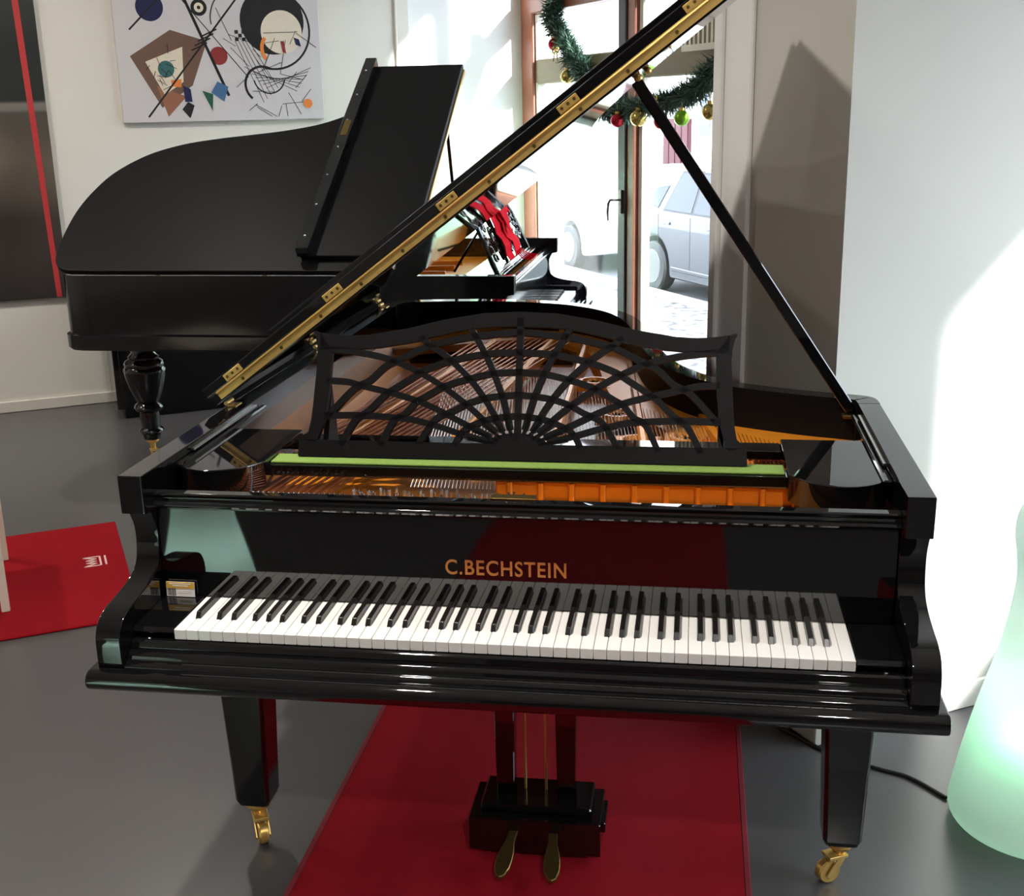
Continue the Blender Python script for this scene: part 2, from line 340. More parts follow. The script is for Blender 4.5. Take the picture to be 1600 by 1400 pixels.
# ================================================================== GRAND PIANOS
# local frame: X along the keyboard (bass at -X), Y from the key fronts to the tail, Z up
RZ = 0.986
RIM = [(0.742, 0.30), (0.742, 0.78), (0.736, 0.825), (0.705, 0.850), (0.60, 0.885), (0.50, 0.930), (0.43, 0.972), (0.35, 1.06), (0.285, 1.19), (0.24, 1.36), (0.212, 1.53),
       (0.185, 1.70), (0.145, 1.87), (0.068, 2.03), (-0.06, 2.155), (-0.20, 2.215), (-0.35, 2.243), (-0.52, 2.238), (-0.66, 2.215), (-0.722, 2.175), (-0.742, 2.11), (-0.742, 0.30)]
def offset_path(pts, d):
    out = []; n = len(pts)
    for i in range(n):
        a = Vector(pts[max(0, i-1)]); b_ = Vector(pts[min(n-1, i+1)]); t = (b_-a).normalized(); nrm = Vector((-t.y, t.x))
        out.append((pts[i][0] + nrm.x*d, pts[i][1] + nrm.y*d))
    return out
def smooth_rim(ymax):
    k = ymax / 2.243
    pts = [(x, y if y < 0.9 else 0.9 + (y-0.9)*(ymax-0.9)/(2.243-0.9)) for x, y in RIM]
    return [pts[0]] + catmull(pts[1:-1], 5) + [pts[-1]]
def strip(mb, pa, pb, za, zb):
    n = len(pa); mb.add([(x, y, za) for x, y in pa] + [(x, y, zb) for x, y in pb], [(i, i+1, n+i+1, n+i) for i in range(n-1)]); return mb
ARM = [(0.102, 0.986), (0.104, 0.910), (0.130, 0.906)] + catmull([(0.130, 0.906), (0.147, 0.87), (0.147, 0.83), (0.134, 0.797), (0.10, 0.779), (0.05, 0.769), (0.0, 0.762), (-0.030, 0.749), (-0.046, 0.724), (-0.048, 0.695), (-0.047, 0.664)], 4)[1:] 

def white_key_mesh(): return MB().box(-0.01125, 0.01125, 0, 0.158, 0.7045, 0.725).mesh('white_key', bevel=0.0012)
def black_key_mesh():
    mb = MB(); y0, y1 = 0.050, 0.158
    vs = [(-0.0055, y0, 0.724), (0.0055, y0, 0.724), (0.0055, y1, 0.724), (-0.0055, y1, 0.724), (-0.0045, y0+0.008, 0.737), (0.0045, y0+0.008, 0.737), (0.0045, y1, 0.737), (-0.0045, y1, 0.737)]
    return mb.add(vs, [(0,3,2,1),(4,5,6,7),(0,1,5,4),(1,2,6,5),(2,3,7,6),(3,0,4,7)]).mesh('black_key', bevel=0.001)
WK, BK = white_key_mesh(), black_key_mesh()
WK.materials.append(M['ivory']); BK.materials.append(M['ebony'])
NAMES = ['A', 'B', 'C', 'D', 'E', 'F', 'G']
def add_keys(root):
    for i in range(52):
        k = link('white_key', WK, None, root); k.location = (-0.611 + 0.0235*(i+0.5), 0, 0)
    for i in range(51):
        n = NAMES[i % 7]
        if n in 'BE': continue
        off = {'A': 0.002, 'C': -0.0025, 'D': 0.0025, 'F': -0.003, 'G': 0.0}[n]
        if n == 'A': off = 0.003
        k = link('black_key', BK, None, root); k.location = (-0.611 + 0.0235*(i+1) + off, 0, 0)

def lid_map(th, hx=-0.735, hz=1.005):
    c, s_ = math.cos(th), math.sin(th)
    return lambda x, y, dz: (hx + (x-hx)*c - dz*s_, y, hz + (x-hx)*s_ + dz*c)
def lid_poly(mb, L, pts, d0, d1): return mb.solid([L(x, y, d0) for x, y in pts], [L(x, y, d1) for x, y in pts])
def lbox(mb, L, x0, x1, y0, y1, d0, d1): return lid_poly(mb, L, [(x0, y0), (x1, y0), (x1, y1), (x0, y1)], d0, d1)

def grand_case(root, ymax, lac):
    path = smooth_rim(ymax); inner = offset_path(path, 0.048)
    inner[0] = (0.694, 0.30); inner[-1] = (-0.694, 0.30)
    zb = 0.70
    yl = ymax - 0.16
    keep = [i for i, (x, y) in enumerate(path) if not (x > 0.7 and y < 0.775) and not (x < -0.74 and y < yl+0.002)]
    rp_ = [(0.742, 0.7702)] + [path[i] for i in keep] + [(-0.742, yl+0.0002)]; ri_ = [(0.694, 0.7702)] + [inner[i] for i in keep] + [(-0.694, yl+0.0002)]
    mb = MB(); strip(mb, rp_, rp_, zb, RZ); strip(mb, ri_, rp_, RZ, RZ); strip(mb, rp_, ri_, zb, zb)
    rim = mb.obj('rim', lac, root, merge=True)
    strip(MB(), ri_, ri_, RZ, zb).obj('inner_rim', 'satin', rim)
    # base moulding that runs round the foot of the rim
    o1 = offset_path(path, -0.014); mb = MB()
    strip(mb, path, path, 0.735, 0.735); strip(mb, o1, path, 0.727, 0.735); strip(mb, o1, o1, 0.672, 0.727); strip(mb, path, o1, 0.660, 0.672); strip(mb, inner, path, 0.660, 0.660)
    mb.obj('base_moulding', lac, root, merge=True)
    for sx in (-1, 1):
        yb = 0.77 if sx > 0 else ymax-0.16
        mb = MB(); mb.prism(ARM + [(yb, 0.664), (yb, 0.986)], 'x', sx*0.694, sx*0.742); mb.obj('arm', lac, root, bevel=0.0025, bseg=2)
    # keybed with its half-round lip
    lip = [(0.30, 0.664), (-0.052, 0.664)] + [(-0.058-0.018*math.sin(a), 0.6455+0.0185*math.cos(a)) for a in [math.pi*k/8 for k in range(9)]] + [(0.30, 0.627)]
    MB().prism(lip, 'x', -0.757, 0.757).obj('keybed_lip', lac, root, bevel=0.004, bseg=2)
    MB().box(-0.72, 0.72, 0.02, 0.62, 0.585, 0.63).obj('keybed', lac, root, bevel=0.004)
    # keyslip: stepped mouldings in front of the keys
    slip = [(0.035, 0.703), (-0.003, 0.703), (-0.008, 0.700), (-0.011, 0.690), (-0.010, 0.687), (-0.020, 0.6855), (-0.026, 0.681), (-0.028, 0.673), (-0.036, 0.6715), (-0.042, 0.667), (-0.043, 0.663), (0.035, 0.663)]
    ks = MB().prism(slip, 'x', -0.6935, 0.6935).obj('keyslip', lac, root, bevel=0.0008)
    for sx in (-1, 1):
        MB().lathe([(0.0045, -0.0005), (0.0045, 0.0012), (0.003, 0.002)], (sx*0.662, 0.004, 0.703), 12).obj('screw', 'steel', ks)
    for sx in (-1, 1):
        x0, x1 = sorted((sx*0.6135, sx*0.6935))
        MB().prism([(0.012, 0.703), (0.004, 0.716), (0.010, 0.7235), (0.16, 0.727), (0.16, 0.703)], 'x', x0, x1).obj('key_block', lac, root, bevel=0.0015, bseg=2)
    MB().box(-0.612, 0.612, 0.020, 0.155, 0.695, 0.7035).obj('key_frame', 'redfelt', root)
    # fallboard and the ledge above it
    fb = MB().prism([(0.1505, 0.7275), (0.1505, 0.735), (0.1512, 0.80), (0.1520, 0.86), (0.1530, 0.907), (0.175, 0.907), (0.175, 0.7275)], 'x', -0.6935, 0.6935).obj('fallboard', lac, root, bevel=0.0015)
    led = [(0.166, 0.905), (0.154, 0.905), (0.147, 0.909), (0.136, 0.914), (0.1325, 0.919), (0.136, 0.9235), (0.144, 0.9255), (0.147, 0.930), (0.143, 0.934), (0.141, 0.938), (0.145, 0.9405), (0.166, 0.9405)]
    MB().prism(led, 'x', -0.6935, 0.6935).obj('nameboard_ledge', lac, root, bevel=0.0006)
    return path, inner, fb

def grand_interior(root, path, inner, ymax, detail):
    zs, zp = 0.845, 0.874
    ip = [(0.694, 0.18)] + inner[1:-1] + [(-0.694, 0.18)]
    MB().solid([(x, y, zs-0.02) for x, y in ip], [(x, y, zs) for x, y in ip]).obj('soundboard', 'sound', root, smooth=False)
    # bronzed plate: sloping border, front web, struts
    a = ip; bb = offset_path(ip, 0.03); c = offset_path(ip, 0.10); d = offset_path(ip, 0.115)
    clampy = lambda P: [(max(-0.69, min(0.69, x)), max(0.18, y)) for x, y in P]
    bb, c, d = clampy(bb), clampy(c), clampy(d)
    mb = MB(); strip(mb, a, bb, 0.890, 0.886); strip(mb, bb, c, 0.886, zp); strip(mb, c, d, zp, zs)
    pl = mb.obj('iron_plate', 'plate', root, merge=True)
    MB().box(-0.69, 0.69, 0.178, 0.335, 0.84, zp+0.010).obj('pin_block_web', 'plate', pl, bevel=0.003)
    MB().box(-0.69, 0.69, 0.335, 0.60, 0.86, zp+0.006).obj('plate_web', 'plate', pl, bevel=0.004)
    for x0, x1, y1, wd in ((-0.50, -0.30, ymax-0.12, 0.020), (-0.235, -0.12, ymax-0.10, 0.018), (0.02, -0.02, 1.95*ymax/2.24, 0.018), (0.235, 0.14, 1.62*ymax/2.24, 0.018), (0.43, 0.335, 1.08, 0.016)):
        MB().bar((x0, 0.55, zp+0.008), (x1, y1, zp+0.004), wd/2, 0.022).obj('plate_strut', 'plate', pl, bevel=0.004)
    # wall of the agraffe bridge with ribs, seen in the gap in front of the music shelf
    MB().box(-0.06, 0.66, 0.338, 0.350, zp-0.002, 0.922).obj('agraffe_bar', 'plate', pl, bevel=0.003)
    rb = MB().box(-0.006, 0.006, 0.326, 0.340, zp-0.002, 0.924).mesh('rib', bevel=0.003); rb.materials.append(M['plate'])
    for k in range(11):
        q = link('rib', rb, None, pl); q.location = (-0.03 + 0.062*k, 0, 0)
    for px, py in ((0.20, 0.80), (0.32, 0.84), (0.14, 1.05), (0.05, 1.42), (0.52, 0.66), (0.28, 0.62)):
        mb = MB(); mb.lathe([(0.030, 0), (0.034, 0.008), (0.044, 0.008), (0.048, 0)], (px, py, zp+0.002), 28)
        for k in range(8):
            an = 2*math.pi*k/8; mb.sphere((px+0.019*math.cos(an), py+0.019*math.sin(an), zp+0.002), 0.006, 8, 5)
        mb.box(px-0.055, px+0.055, py-0.055, py+0.055, zp-0.012, zp+0.002)
        mb.obj('rosette', 'plate', pl)
    if not detail: return
    # strings, tuning pins
    mb = MB(); mc = MB()
    for i in range(16):
        x = -0.645 + 0.0175*i; mc.tube([(x-0.02, 0.19, 0.900), (x+0.02, 0.42, 0.905), (x+0.16, 1.15, 0.898), (x+0.27+0.004*i, 2.02, 0.894)], 0.0024, 6)
    stuff(mc.obj('copper_strings', 'copper', root, label='copper wound bass strings'))
    for i in range(110):
        f = i/109; x = -0.24 + 0.86*f; y1 = 1.95 - 1.25*f**0.75; xe = x - 0.20*(1-f)
        mb.tube([(x, 0.36, 0.895), (xe, y1, 0.886)], 0.0008, 4)
    stuff(mb.obj('steel_strings', 'steel', root, label='thin steel treble strings'))
    mb = MB()
    for i in range(62):
        x = -0.64 + 0.64*i/61
        for r_ in range(2): mb.lathe([(0.0032, 0), (0.0032, 0.022), (0.0026, 0.024)], (x + 0.004*r_, 0.236 + 0.03*r_ + 0.05*random.random()*(x > -0.35), 0.884), 6)
    stuff(mb.obj('tuning_pins', 'steel', root, label='rows of steel tuning pins'))
    mb = MB()
    for i in range(60): mb.box(-0.2 + i*0.0125, -0.192 + i*0.0125, 0.61, 0.655, 0.893, 0.915)
    stuff(mb.obj('dampers', 'redfelt', root, label='row of damper felts'))
    MB().bar((-0.63, 1.78, 0.885), (-0.10, 2.05, 0.885), 0.02, 0.012).obj('bass_bridge', 'sound', root, bevel=0.003)

# ---- fretwork music desk (fan of rays crossed by rings), u across, v up the board
UC = -0.005
RINGS = [[(-0.404,0.070),(-0.3863,0.0896),(-0.3474,0.1306),(-0.3142,0.1484),(-0.2831,0.1771),(-0.2516,0.1932),(-0.1983,0.2188),(-0.17,0.2269),(-0.0978,0.2416),(-0.005,0.2507)],
 [(-0.3707,0.0132),(-0.3432,0.0646),(-0.315,0.0855),(-0.2809,0.119),(-0.259,0.1334),(-0.2184,0.1591),(-0.1998,0.1709),(-0.1544,0.188),(-0.109,0.1994),(-0.0621,0.2067),(-0.005,0.2092)],
 [(-0.287,0.015),(-0.2613,0.0661),(-0.2379,0.0806),(-0.2165,0.1044),(-0.1978,0.1156),(-0.1574,0.138),(-0.1137,0.1526),(-0.0577,0.1658),(-0.005,0.169)],
 [(-0.2089,0.0166),(-0.1861,0.0551),(-0.1694,0.074),(-0.1367,0.0886),(-0.1027,0.1062),(-0.0593,0.1178),(-0.005,0.1233)],
 [(-0.1331,0.0182),(-0.1165,0.0471),(-0.0888,0.0631),(-0.061,0.0729),(-0.03,0.0781),(-0.005,0.0801)]]
RAYS = [[(-0.4085,0.0744),(-0.3437,0.0765),(-0.2792,0.0742),(-0.2312,0.0707),(-0.1991,0.0641),(-0.1672,0.056),(-0.129,0.0444),(-0.1004,0.0366),(-0.0658,0.0281)],
 [(-0.4049,0.1471),(-0.3626,0.1452),(-0.3299,0.1371),(-0.2747,0.1247),(-0.2166,0.109),(-0.1684,0.0896),(-0.1202,0.0656),(-0.0884,0.0508),(-0.0598,0.0374)],
 [(-0.3978,0.2128),(-0.3391,0.2064),(-0.2838,0.1953),(-0.2383,0.1792),(-0.1864,0.1532),(-0.1411,0.1243),(-0.0991,0.0923),(-0.0734,0.0696),(-0.0476,0.0454)],
 [(-0.2118,0.2407),(-0.1954,0.2267),(-0.1596,0.2026),(-0.1222,0.1706),(-0.0912,0.1374),(-0.0617,0.0961),(-0.0353,0.0487)],
 [(-0.1062,0.2572),(-0.0845,0.2215),(-0.0645,0.1843),(-0.046,0.1412),(-0.0323,0.1012),(-0.0199,0.0521)]]
OUTER = [(-0.4604,-0.0102),(-0.4586,0.0245),(-0.452,0.0300),(-0.4397,0.0407),(-0.4350,0.065),(-0.4322,0.0977),(-0.4264,0.1929),(-0.4280,0.2180),(-0.4330,0.2390),(-0.4375,0.2480),(-0.4340,0.2500),(-0.4221,0.2469)]
TOPO = [(-0.4221,0.2469),(-0.3893,0.2424),(-0.355,0.2408),(-0.3179,0.243),(-0.2379,0.2562),(-0.159,0.2756),(-0.0804,0.2886),(-0.005,0.2921)]
INNER = [(-0.4224,0.019),(-0.4065,0.0666),(-0.3993,0.1298),(-0.3961,0.2106)]
TOPI = [(-0.4221,0.2106),(-0.3394,0.2134),(-0.2975,0.2163),(-0.2083,0.2313),(-0.1894,0.2387),(-0.1171,0.2549),(-0.0638,0.2606),(-0.005,0.2625)]
def lerp_at(P, u):
    for (u0, v0), (u1, v1) in zip(P, P[1:]):
        if u0 <= u <= u1: return v0 + (v1-v0)*(u-u0)/(u1-u0)
    return P[-1][1] if u > P[-1][0] else P[0][1]
DUP = Vector((0, 0.335, 0.942)).normalized(); DN = Vector((1, 0, 0)).cross(DUP)
def desk_mesh(origin):
    P0 = Vector(origin); mb = MB(); hw = 0.008
    def pt(u, v, w): return P0 + Vector((u, 0, 0)) + DUP*v + DN*w
    def slab(poly): mb.solid([pt(u, v, -hw) for u, v in poly], [pt(u, v, hw) for u, v in poly])
    def ribbon(pts, wd):
        n = len(pts); L_, R_ = [], []
        for i in range(n):
            a = Vector(pts[max(0, i-1)]); b_ = Vector(pts[min(n-1, i+1)]); t = (b_-a).normalized(); nn = Vector((-t.y, t.x))*wd/2
            L_.append((pts[i][0]+nn.x, pts[i][1]+nn.y)); R_.append((pts[i][0]-nn.x, pts[i][1]-nn.y))
        o = [pt(u, v, -hw) for u, v in L_] + [pt(u, v, -hw) for u, v in R_] + [pt(u, v, hw) for u, v in L_] + [pt(u, v, hw) for u, v in R_]
        f = []
        for i in range(n-1):
            f += [(i, i+1, n+i+1, n+i), (2*n+i, 3*n+i, 3*n+i+1, 2*n+i+1), (i, 2*n+i, 2*n+i+1, i+1), (n+i, n+i+1, 3*n+i+1, 3*n+i)]
        f += [(0, n, 3*n, 2*n), (n-1, 3*n-1, 4*n-1, 2*n-1)]
        mb.add(o, f)
    for sg in (1, -1):
        mir = lambda P: [(UC + sg*(u-UC), v) for u, v in P]
        for r_ in RINGS: ribbon(mir(catmull(r_, 4)), 0.0128)
        for i, r_ in enumerate(RAYS): ribbon(mir(catmull(r_, 4)), 0.0128)
        for a in (14, 30, 46, 61, 76):
            ca, sa = math.cos(R(a)), math.sin(R(a))
            ribbon(mir([(UC-0.045*ca, 0.018+0.022*sa), (UC-0.105*ca, 0.018+0.062*sa)]), 0.0065)
        slab(mir(OUTER[1:] + INNER[::-1]))
        us = [-0.4221 + (UC+0.4221)*k/40 for k in range(41)]
        for u0, u1 in zip(us, us[1:]): slab(mir([(u0, lerp_at(TOPO, u0)), (u1, lerp_at(TOPO, u1)), (u1, lerp_at(TOPI, u1)), (u0, lerp_at(TOPI, u0))]))
    ribbon([(UC, 0.03), (UC, 0.28)], 0.013)
    bump = [(-0.0719,0.0233),(-0.0566,0.0344),(-0.0443,0.0399),(-0.0258,0.0443),(UC,0.0463)]
    slab([(-0.4604,-0.0102),(-0.4586,0.0245)] + bump + [(2*UC-u, v) for u, v in bump[::-1][1:]] + [(2*UC+0.4586,0.0245),(2*UC+0.4604,-0.0102)])
    return mb.mesh('music_desk', sharp=30)

def caster(root, x, y, ang, top):
    c = bpy.data.objects.new('caster', None)
    mb = MB(); mb.lathe([(0.030, top), (0.031, top-0.010), (0.026, top-0.018), (0.014, top-0.022), (0.013, 0.062)], (0, 0, 0), 20)
    co = mb.obj('caster', 'brass', root, label='brass caster'); co.location = (x, y, 0); co.rotation_euler = (0, 0, ang)
    mb = MB(); mb.box(-0.017, 0.017, -0.012, 0.034, 0.058, 0.066)
    for sx in (-1, 1): mb.prism([(-0.010, 0.066), (0.010, 0.066), (0.040, 0.022), (0.034, 0.014), (0.022, 0.016)], 'x', sx*0.0135, sx*0.0175)
    mb.obj('fork', 'brass', co, bevel=0.001)
    MB().lathe([(0.006, -0.0115), (0.024, -0.0115), (0.0265, -0.007), (0.0265, 0.007), (0.024, 0.0115), (0.006, 0.0115)], (0, 0.028, 0.0265), 24, 'x').obj('wheel', 'brass', co)
    bpy.data.objects.remove(c)

# ---------------------------------------------------------------- the concert-room grand in front
gp = thing('grand_piano', 'glossy black grand piano with sunburst fretwork music desk standing on a red rug', 'piano', (0, 0, 0))
path, inner, fb = grand_case(gp, 2.243, 'lacquer')
grand_interior(gp, path, inner, 2.243, True)
add_keys(gp)
# gilt maker's name on the fallboard
cu = bpy.data.curves.new('maker_name', 'FONT'); cu.body = 'C.BECHSTEIN'; cu.extrude = 0.001; cu.space_character = 1.12; cu.offset = 0.012
to = bpy.data.objects.new('tmp', cu); COL.objects.link(to); bpy.context.view_layer.update()
me = bpy.data.meshes.new_from_object(to.evaluated_get(bpy.context.evaluated_depsgraph_get())); bpy.data.objects.remove(to)
xs = [v.co.x for v in me.vertices]; ys = [v.co.y for v in me.vertices]; w0, w1, h0, h1 = min(xs), max(xs), min(ys), max(ys)
for v in me.vertices:
    fx = (v.co.x-w0)/(w1-w0); fy = (v.co.y-h0)/(h1-h0); z = 0.793 + fy*0.030
    v.co = Vector((-0.127 + fx*0.229, 0.1506 + (z-0.80)*0.014 + (v.co.z)*0.5, z))
me.materials.clear(); me.materials.append(M['letters'])
link('maker_name', me, None, fb, 'gilt maker name lettering on the fallboard')
# legs
def square_leg(root, x, y, top):
    mb = MB(); st = [(top, 0.056), (0.20, 0.0435), (0.115, 0.041), (0.098, 0.034)]; n = 8; vs = []; fs = []
    for z, h in st:
        c = h*0.82 if z < 0.3 else h*0.93
        vs += [(x+a, y+b_, z) for a, b_ in ((-c,-h),(c,-h),(h,-c),(h,c),(c,h),(-c,h),(-h,c),(-h,-c))]
    for i in range(len(st)-1): fs += [(i*n+k, i*n+(k+1) % n, (i+1)*n+(k+1) % n, (i+1)*n+k) for k in range(n)]
    fs += [tuple(range(n)), tuple(range((len(st)-1)*n, len(st)*n))]
    mb.add(vs, fs).obj('leg', 'lacquer', root, bevel=0.002)
square_leg(gp, -0.655, 0.425, 0.60); caster(gp, -0.655, 0.425, R(-150), 0.100)
square_leg(gp, 0.665, 0.425, 0.60); caster(gp, 0.665, 0.425, R(118), 0.100)
square_leg(gp, -0.30, 1.90, 0.68); caster(gp, -0.30, 1.90, R(30), 0.100)
MB().box(-0.62, -0.05, 1.80, 2.0, 0.66, 0.86).obj('tail_beam', 'lacquer', gp)
# pedal lyre
ly = MB(); ly.box(-0.150, 0.146, 0.395, 0.545, 0.026, 0.108); lyre = ly.obj('pedal_box', 'lacquer', gp, bevel=0.002)
MB().box(-0.128, 0.124, 0.425, 0.545, 0.108, 0.126).obj('box_cap', 'lacquer', lyre, bevel=0.004)
MB().box(-0.158, 0.154, 0.44, 0.535, 0.060, 0.085).obj('box_lug', 'lacquer', lyre, bevel=0.002)
for x in (-0.077, 0.062): MB().solid([(x-0.026, 0.47, 0.60), (x+0.026, 0.47, 0.60), (x+0.026, 0.51, 0.60), (x-0.026, 0.51, 0.60)], [(x-0.019, 0.47, 0.125), (x+0.021, 0.47, 0.125), (x+0.021, 0.51, 0.125), (x-0.019, 0.51, 0.125)]).obj('lyre_post', 'lacquer', lyre, bevel=0.002)
for x in (-0.034, 0.014): MB().tube([(x, 0.50, 0.125), (x, 0.50, 0.60)], 0.0032, 10).obj('pedal_rod', 'brass', lyre)
for x0, x1 in ((-0.046, -0.062), (0.040, 0.050)):
    mb = MB(); n = 9; L_ = []; R_ = []
    for k in range(n):
        f = k/(n-1); y = 0.41 - 0.128*f; wd = 0.010 + 0.008*math.sin(math.pi*max(0, f-0.35)/0.65*0.85) if f < 0.99 else 0.010
        zc = 0.082 - 0.030*f*f - 0.006*f; x = x0 + (x1-x0)*f
        L_.append((x-wd, y, zc)); R_.append((x+wd, y, zc))
    L_.append((x1, 0.276, 0.045)); loop = L_ + R_[::-1]
    mb.solid(loop, [(a, b_, c-0.008) for a, b_, c in loop]).obj('pedal', 'oldbrass', lyre, bevel=0.0015)
# music shelf: two rounded wings, felt rail, frame
wingR = [(0.510, 0.548), (0.510, 0.300)] + catmull([(0.510, 0.300), (0.535, 0.262), (0.57, 0.238), (0.607, 0.228), (0.645, 0.238), (0.675, 0.262), (0.690, 0.295)], 4)[1:] + [(0.690, 0.548)]
for sg, nm in ((1, 'shelf_wing'), (-1, 'shelf_wing')):
    MB().prism([(sg*x - (0.015 if sg < 0 else 0)*(abs(x) < 0.68), y) for x, y in wingR], 'z', 0.906, 0.961).obj(nm, 'lacquer', gp, bevel=0.003, bseg=2)
sr = MB().box(-0.528, 0.511, 0.318, 0.374, 0.925, 0.949).obj('shelf_rail', 'lacquer', gp, bevel=0.004, bseg=2)
MB().box(-0.523, 0.506, 0.329, 0.385, 0.949, 0.9535).obj('felt_strip', 'felt', sr, bevel=0.0015)
MB().box(-0.528, 0.511, 0.500, 0.560, 0.928, 0.949).obj('shelf_rear_rail', 'lacquer', gp, bevel=0.003)
for sx in (-1, 1):
    x0, x1 = sorted((sx*0.662, sx*0.6935)); 
    MB().prism([(0.25, 0.957), (0.74, 0.957), (0.74, 0.968), (0.25, 0.968)], 'x', sx*0.676, sx*0.6935).obj('shelf_runner', 'lacquer', gp, bevel=0.003)
    MB().box(*sorted((sx*0.686, sx*0.6935)), 0.33, 0.70, 0.972, 0.977).obj('slide_bar', 'steel', gp)
dk = link('music_desk', desk_mesh((-0.015, 0.372, 0.963)), 'satin', gp, 'black fretwork music desk with sunburst of rays and rings')
for x in (-0.425, 0.385):
    MB().prism([(0.385, 0.955), (0.470, 0.955), (0.445, 1.09)], 'x', x-0.006, x+0.006).obj('desk_prop', 'satin', dk, bevel=0.001)
# lid, opened about its hinge line along the spine
TH = R(36.6); L = lid_map(TH)
lp = offset_path(path, -0.013)
LY = 0.62
lidpts = [(0.755, LY)] + [p for p in lp if p[1] > LY+0.01][0:-1] + [(-0.755, 2.09), (-0.755, LY)]
lid = lid_poly(MB(), L, lidpts, 0.0, 0.024).obj('lid', 'lacquer', gp, bevel=0.0025, bseg=2)
hm = lbox(MB(), L, -0.735, 0.752, LY-0.0025, LY+0.0005, 0.005, 0.021); hm.tube([L(-0.735, LY-0.0025, 0.0225), L(0.752, LY-0.0025, 0.0225)], 0.0035, 8); hm.obj('long_hinge', 'brass', lid)
MB_ = MB()
fl = lbox(MB(), L, -0.765, 0.755, LY+0.001, LY+0.425, 0.026, 0.049).obj('folded_flap', 'lacquer', gp, bevel=0.003, bseg=2)
lbox(MB(), L, -0.70, 0.74, LY+0.385, LY+0.425, 0.050, 0.089).obj('flap_lip', 'lacquer', fl, bevel=0.005, bseg=2)
for x in (-0.672, -0.366, -0.038, 0.286, 0.60): 
    hp = lbox(MB(), L, x-0.025, x+0.025, LY-0.0028, LY+0.001, 0.028, 0.045).obj('hinge_plate', 'brass', fl, bevel=0.001)
    for dx in (-0.016, 0.0, 0.016):
        c = L(x+dx, LY-0.0035, 0.037); MB().lathe([(0.0035, 0), (0.0035, 0.001)], c, 8, 'y').obj('screw', 'oldbrass', hp)
for k in range(12):
    c = L(-0.66 + 0.12*k, LY-0.0038, 0.0125); MB().lathe([(0.004, 0), (0.004, 0.0015)], c, 8, 'y').obj('hinge_screw', 'oldbrass', lid)
for y in (0.66, 1.33, 2.06):
    mb = MB(); mb.tube([(-0.738, y-0.02, 0.994), (-0.738, y+0.02, 0.994)], 0.005, 10); mb.box(-0.735, -0.715, y-0.02, y+0.02, 0.985, 0.988); mb.obj('lid_hinge', 'brass', gp)
# prop stick
pa, pb = Vector((0.683, 0.800, 0.962)), Vector(L(0.418, 0.745, -0.008))
pr = MB().bar(pa, pb, 0.0125, 0.0075, up=(0, 1, 0)).obj('prop_stick', 'lacquer', gp, bevel=0.002)
mb = MB(); cpos = L(0.425, 0.745, -0.006); mb.sphere(cpos, 0.010, 12, 8); cc = L(0.45, 0.745, -0.006); mb.sphere(cc, 0.008, 12, 8); mb.obj('prop_cup', 'brass', lid)
MB().box(0.665, 0.694, 0.785, 0.83, 0.945, 0.953).obj('prop_bracket', 'oldbrass', gp, bevel=0.002)
# lock plate on the ledge
MB().box(-0.04, 0.045, 0.16, 0.185, 0.9424, 0.9436).obj('lock_plate', 'oldbrass', gp, bevel=0.0004)

# ---------------------------------------------------------------- the older grand behind
op = thing('grand_piano', 'older black grand piano with turned legs and red ribbon on its desk, by the window', 'piano', (-0.28, 3.572, 0), R(89.5))
YM = 2.12
path2, inner2, fb2 = grand_case(op, YM, 'lacquer2')
grand_interior(op, path2, inner2, YM, False)
add_keys(op)
LEG = [(0.075, 0.66), (0.080, 0.645), (0.078, 0.625), (0.055, 0.615), (0.058, 0.60), (0.050, 0.585), (0.046, 0.545), (0.060, 0.525), (0.058, 0.515), (0.072, 0.505), (0.078, 0.490), (0.074, 0.478), (0.081, 0.465), (0.080, 0.45), (0.072, 0.40), (0.060, 0.355), (0.046, 0.315), (0.040, 0.300), (0.052, 0.288), (0.056, 0.275), (0.050, 0.262), (0.036, 0.252), (0.038, 0.23), (0.035, 0.175), (0.046, 0.165), (0.048, 0.155), (0.036, 0.142), (0.030, 0.115)]
for x, y in ((-0.62, 0.42), (0.62, 0.42), (-0.20, 2.0)):
    MB().lathe([(r*1.25, z) for r, z in LEG], (x, y, 0), 28).obj('turned_leg', 'lacquer2', op, sharp=50)
    caster(op, x, y, R(140), 0.115)
ly2 = MB().box(-0.13, 0.13, 0.45, 0.60, 0.05, 0.15).obj('pedal_box', 'lacquer2', op, bevel=0.004)
for x in (-0.07, 0.07): MB().lathe([(0.02, 0.15), (0.028, 0.3), (0.02, 0.4), (0.026, 0.60)], (x, 0.53, 0), 16).obj('lyre_post', 'lacquer2', ly2)
L2 = lid_map(R(32.6), -0.735, 1.0)
lp2 = offset_path(path2, -0.015)
lp2pts = [(0.757, 0.53)] + [p for p in lp2 if p[1] > 0.54][0:-1] + [(-0.757, 1.9), (-0.757, 0.53)]
lid2 = lid_poly(MB(), L2, lp2pts, 0.0, 0.026).obj('lid', 'satinlid', op, bevel=0.006, bseg=2)
lbox(MB(), L2, -0.735, 0.75, 0.525, 0.531, 0.006, 0.024).obj('long_hinge', 'brass', lid2)
fl2 = lbox(MB(), L2, -0.69, 0.757, 0.531, 1.0, 0.027, 0.050).obj('folded_flap', 'satinlid', op, bevel=0.003)
lp_ = lbox(MB(), L2, -0.70, 0.757, 0.955, 1.01, 0.050, 0.098).obj('flap_lip', 'lacquer2', fl2, bevel=0.003)
for k in range(7):
    c = L2(-0.62 + 0.21*k, 0.985, 0.0985); MB().sphere(c, 0.005, 8, 5).obj('screw', 'steel', lp_)
lbox(MB(), L2, 0.10, 0.22, 0.965, 0.995, 0.0975, 0.1).obj('lock_plate', 'oldbrass', lp_)
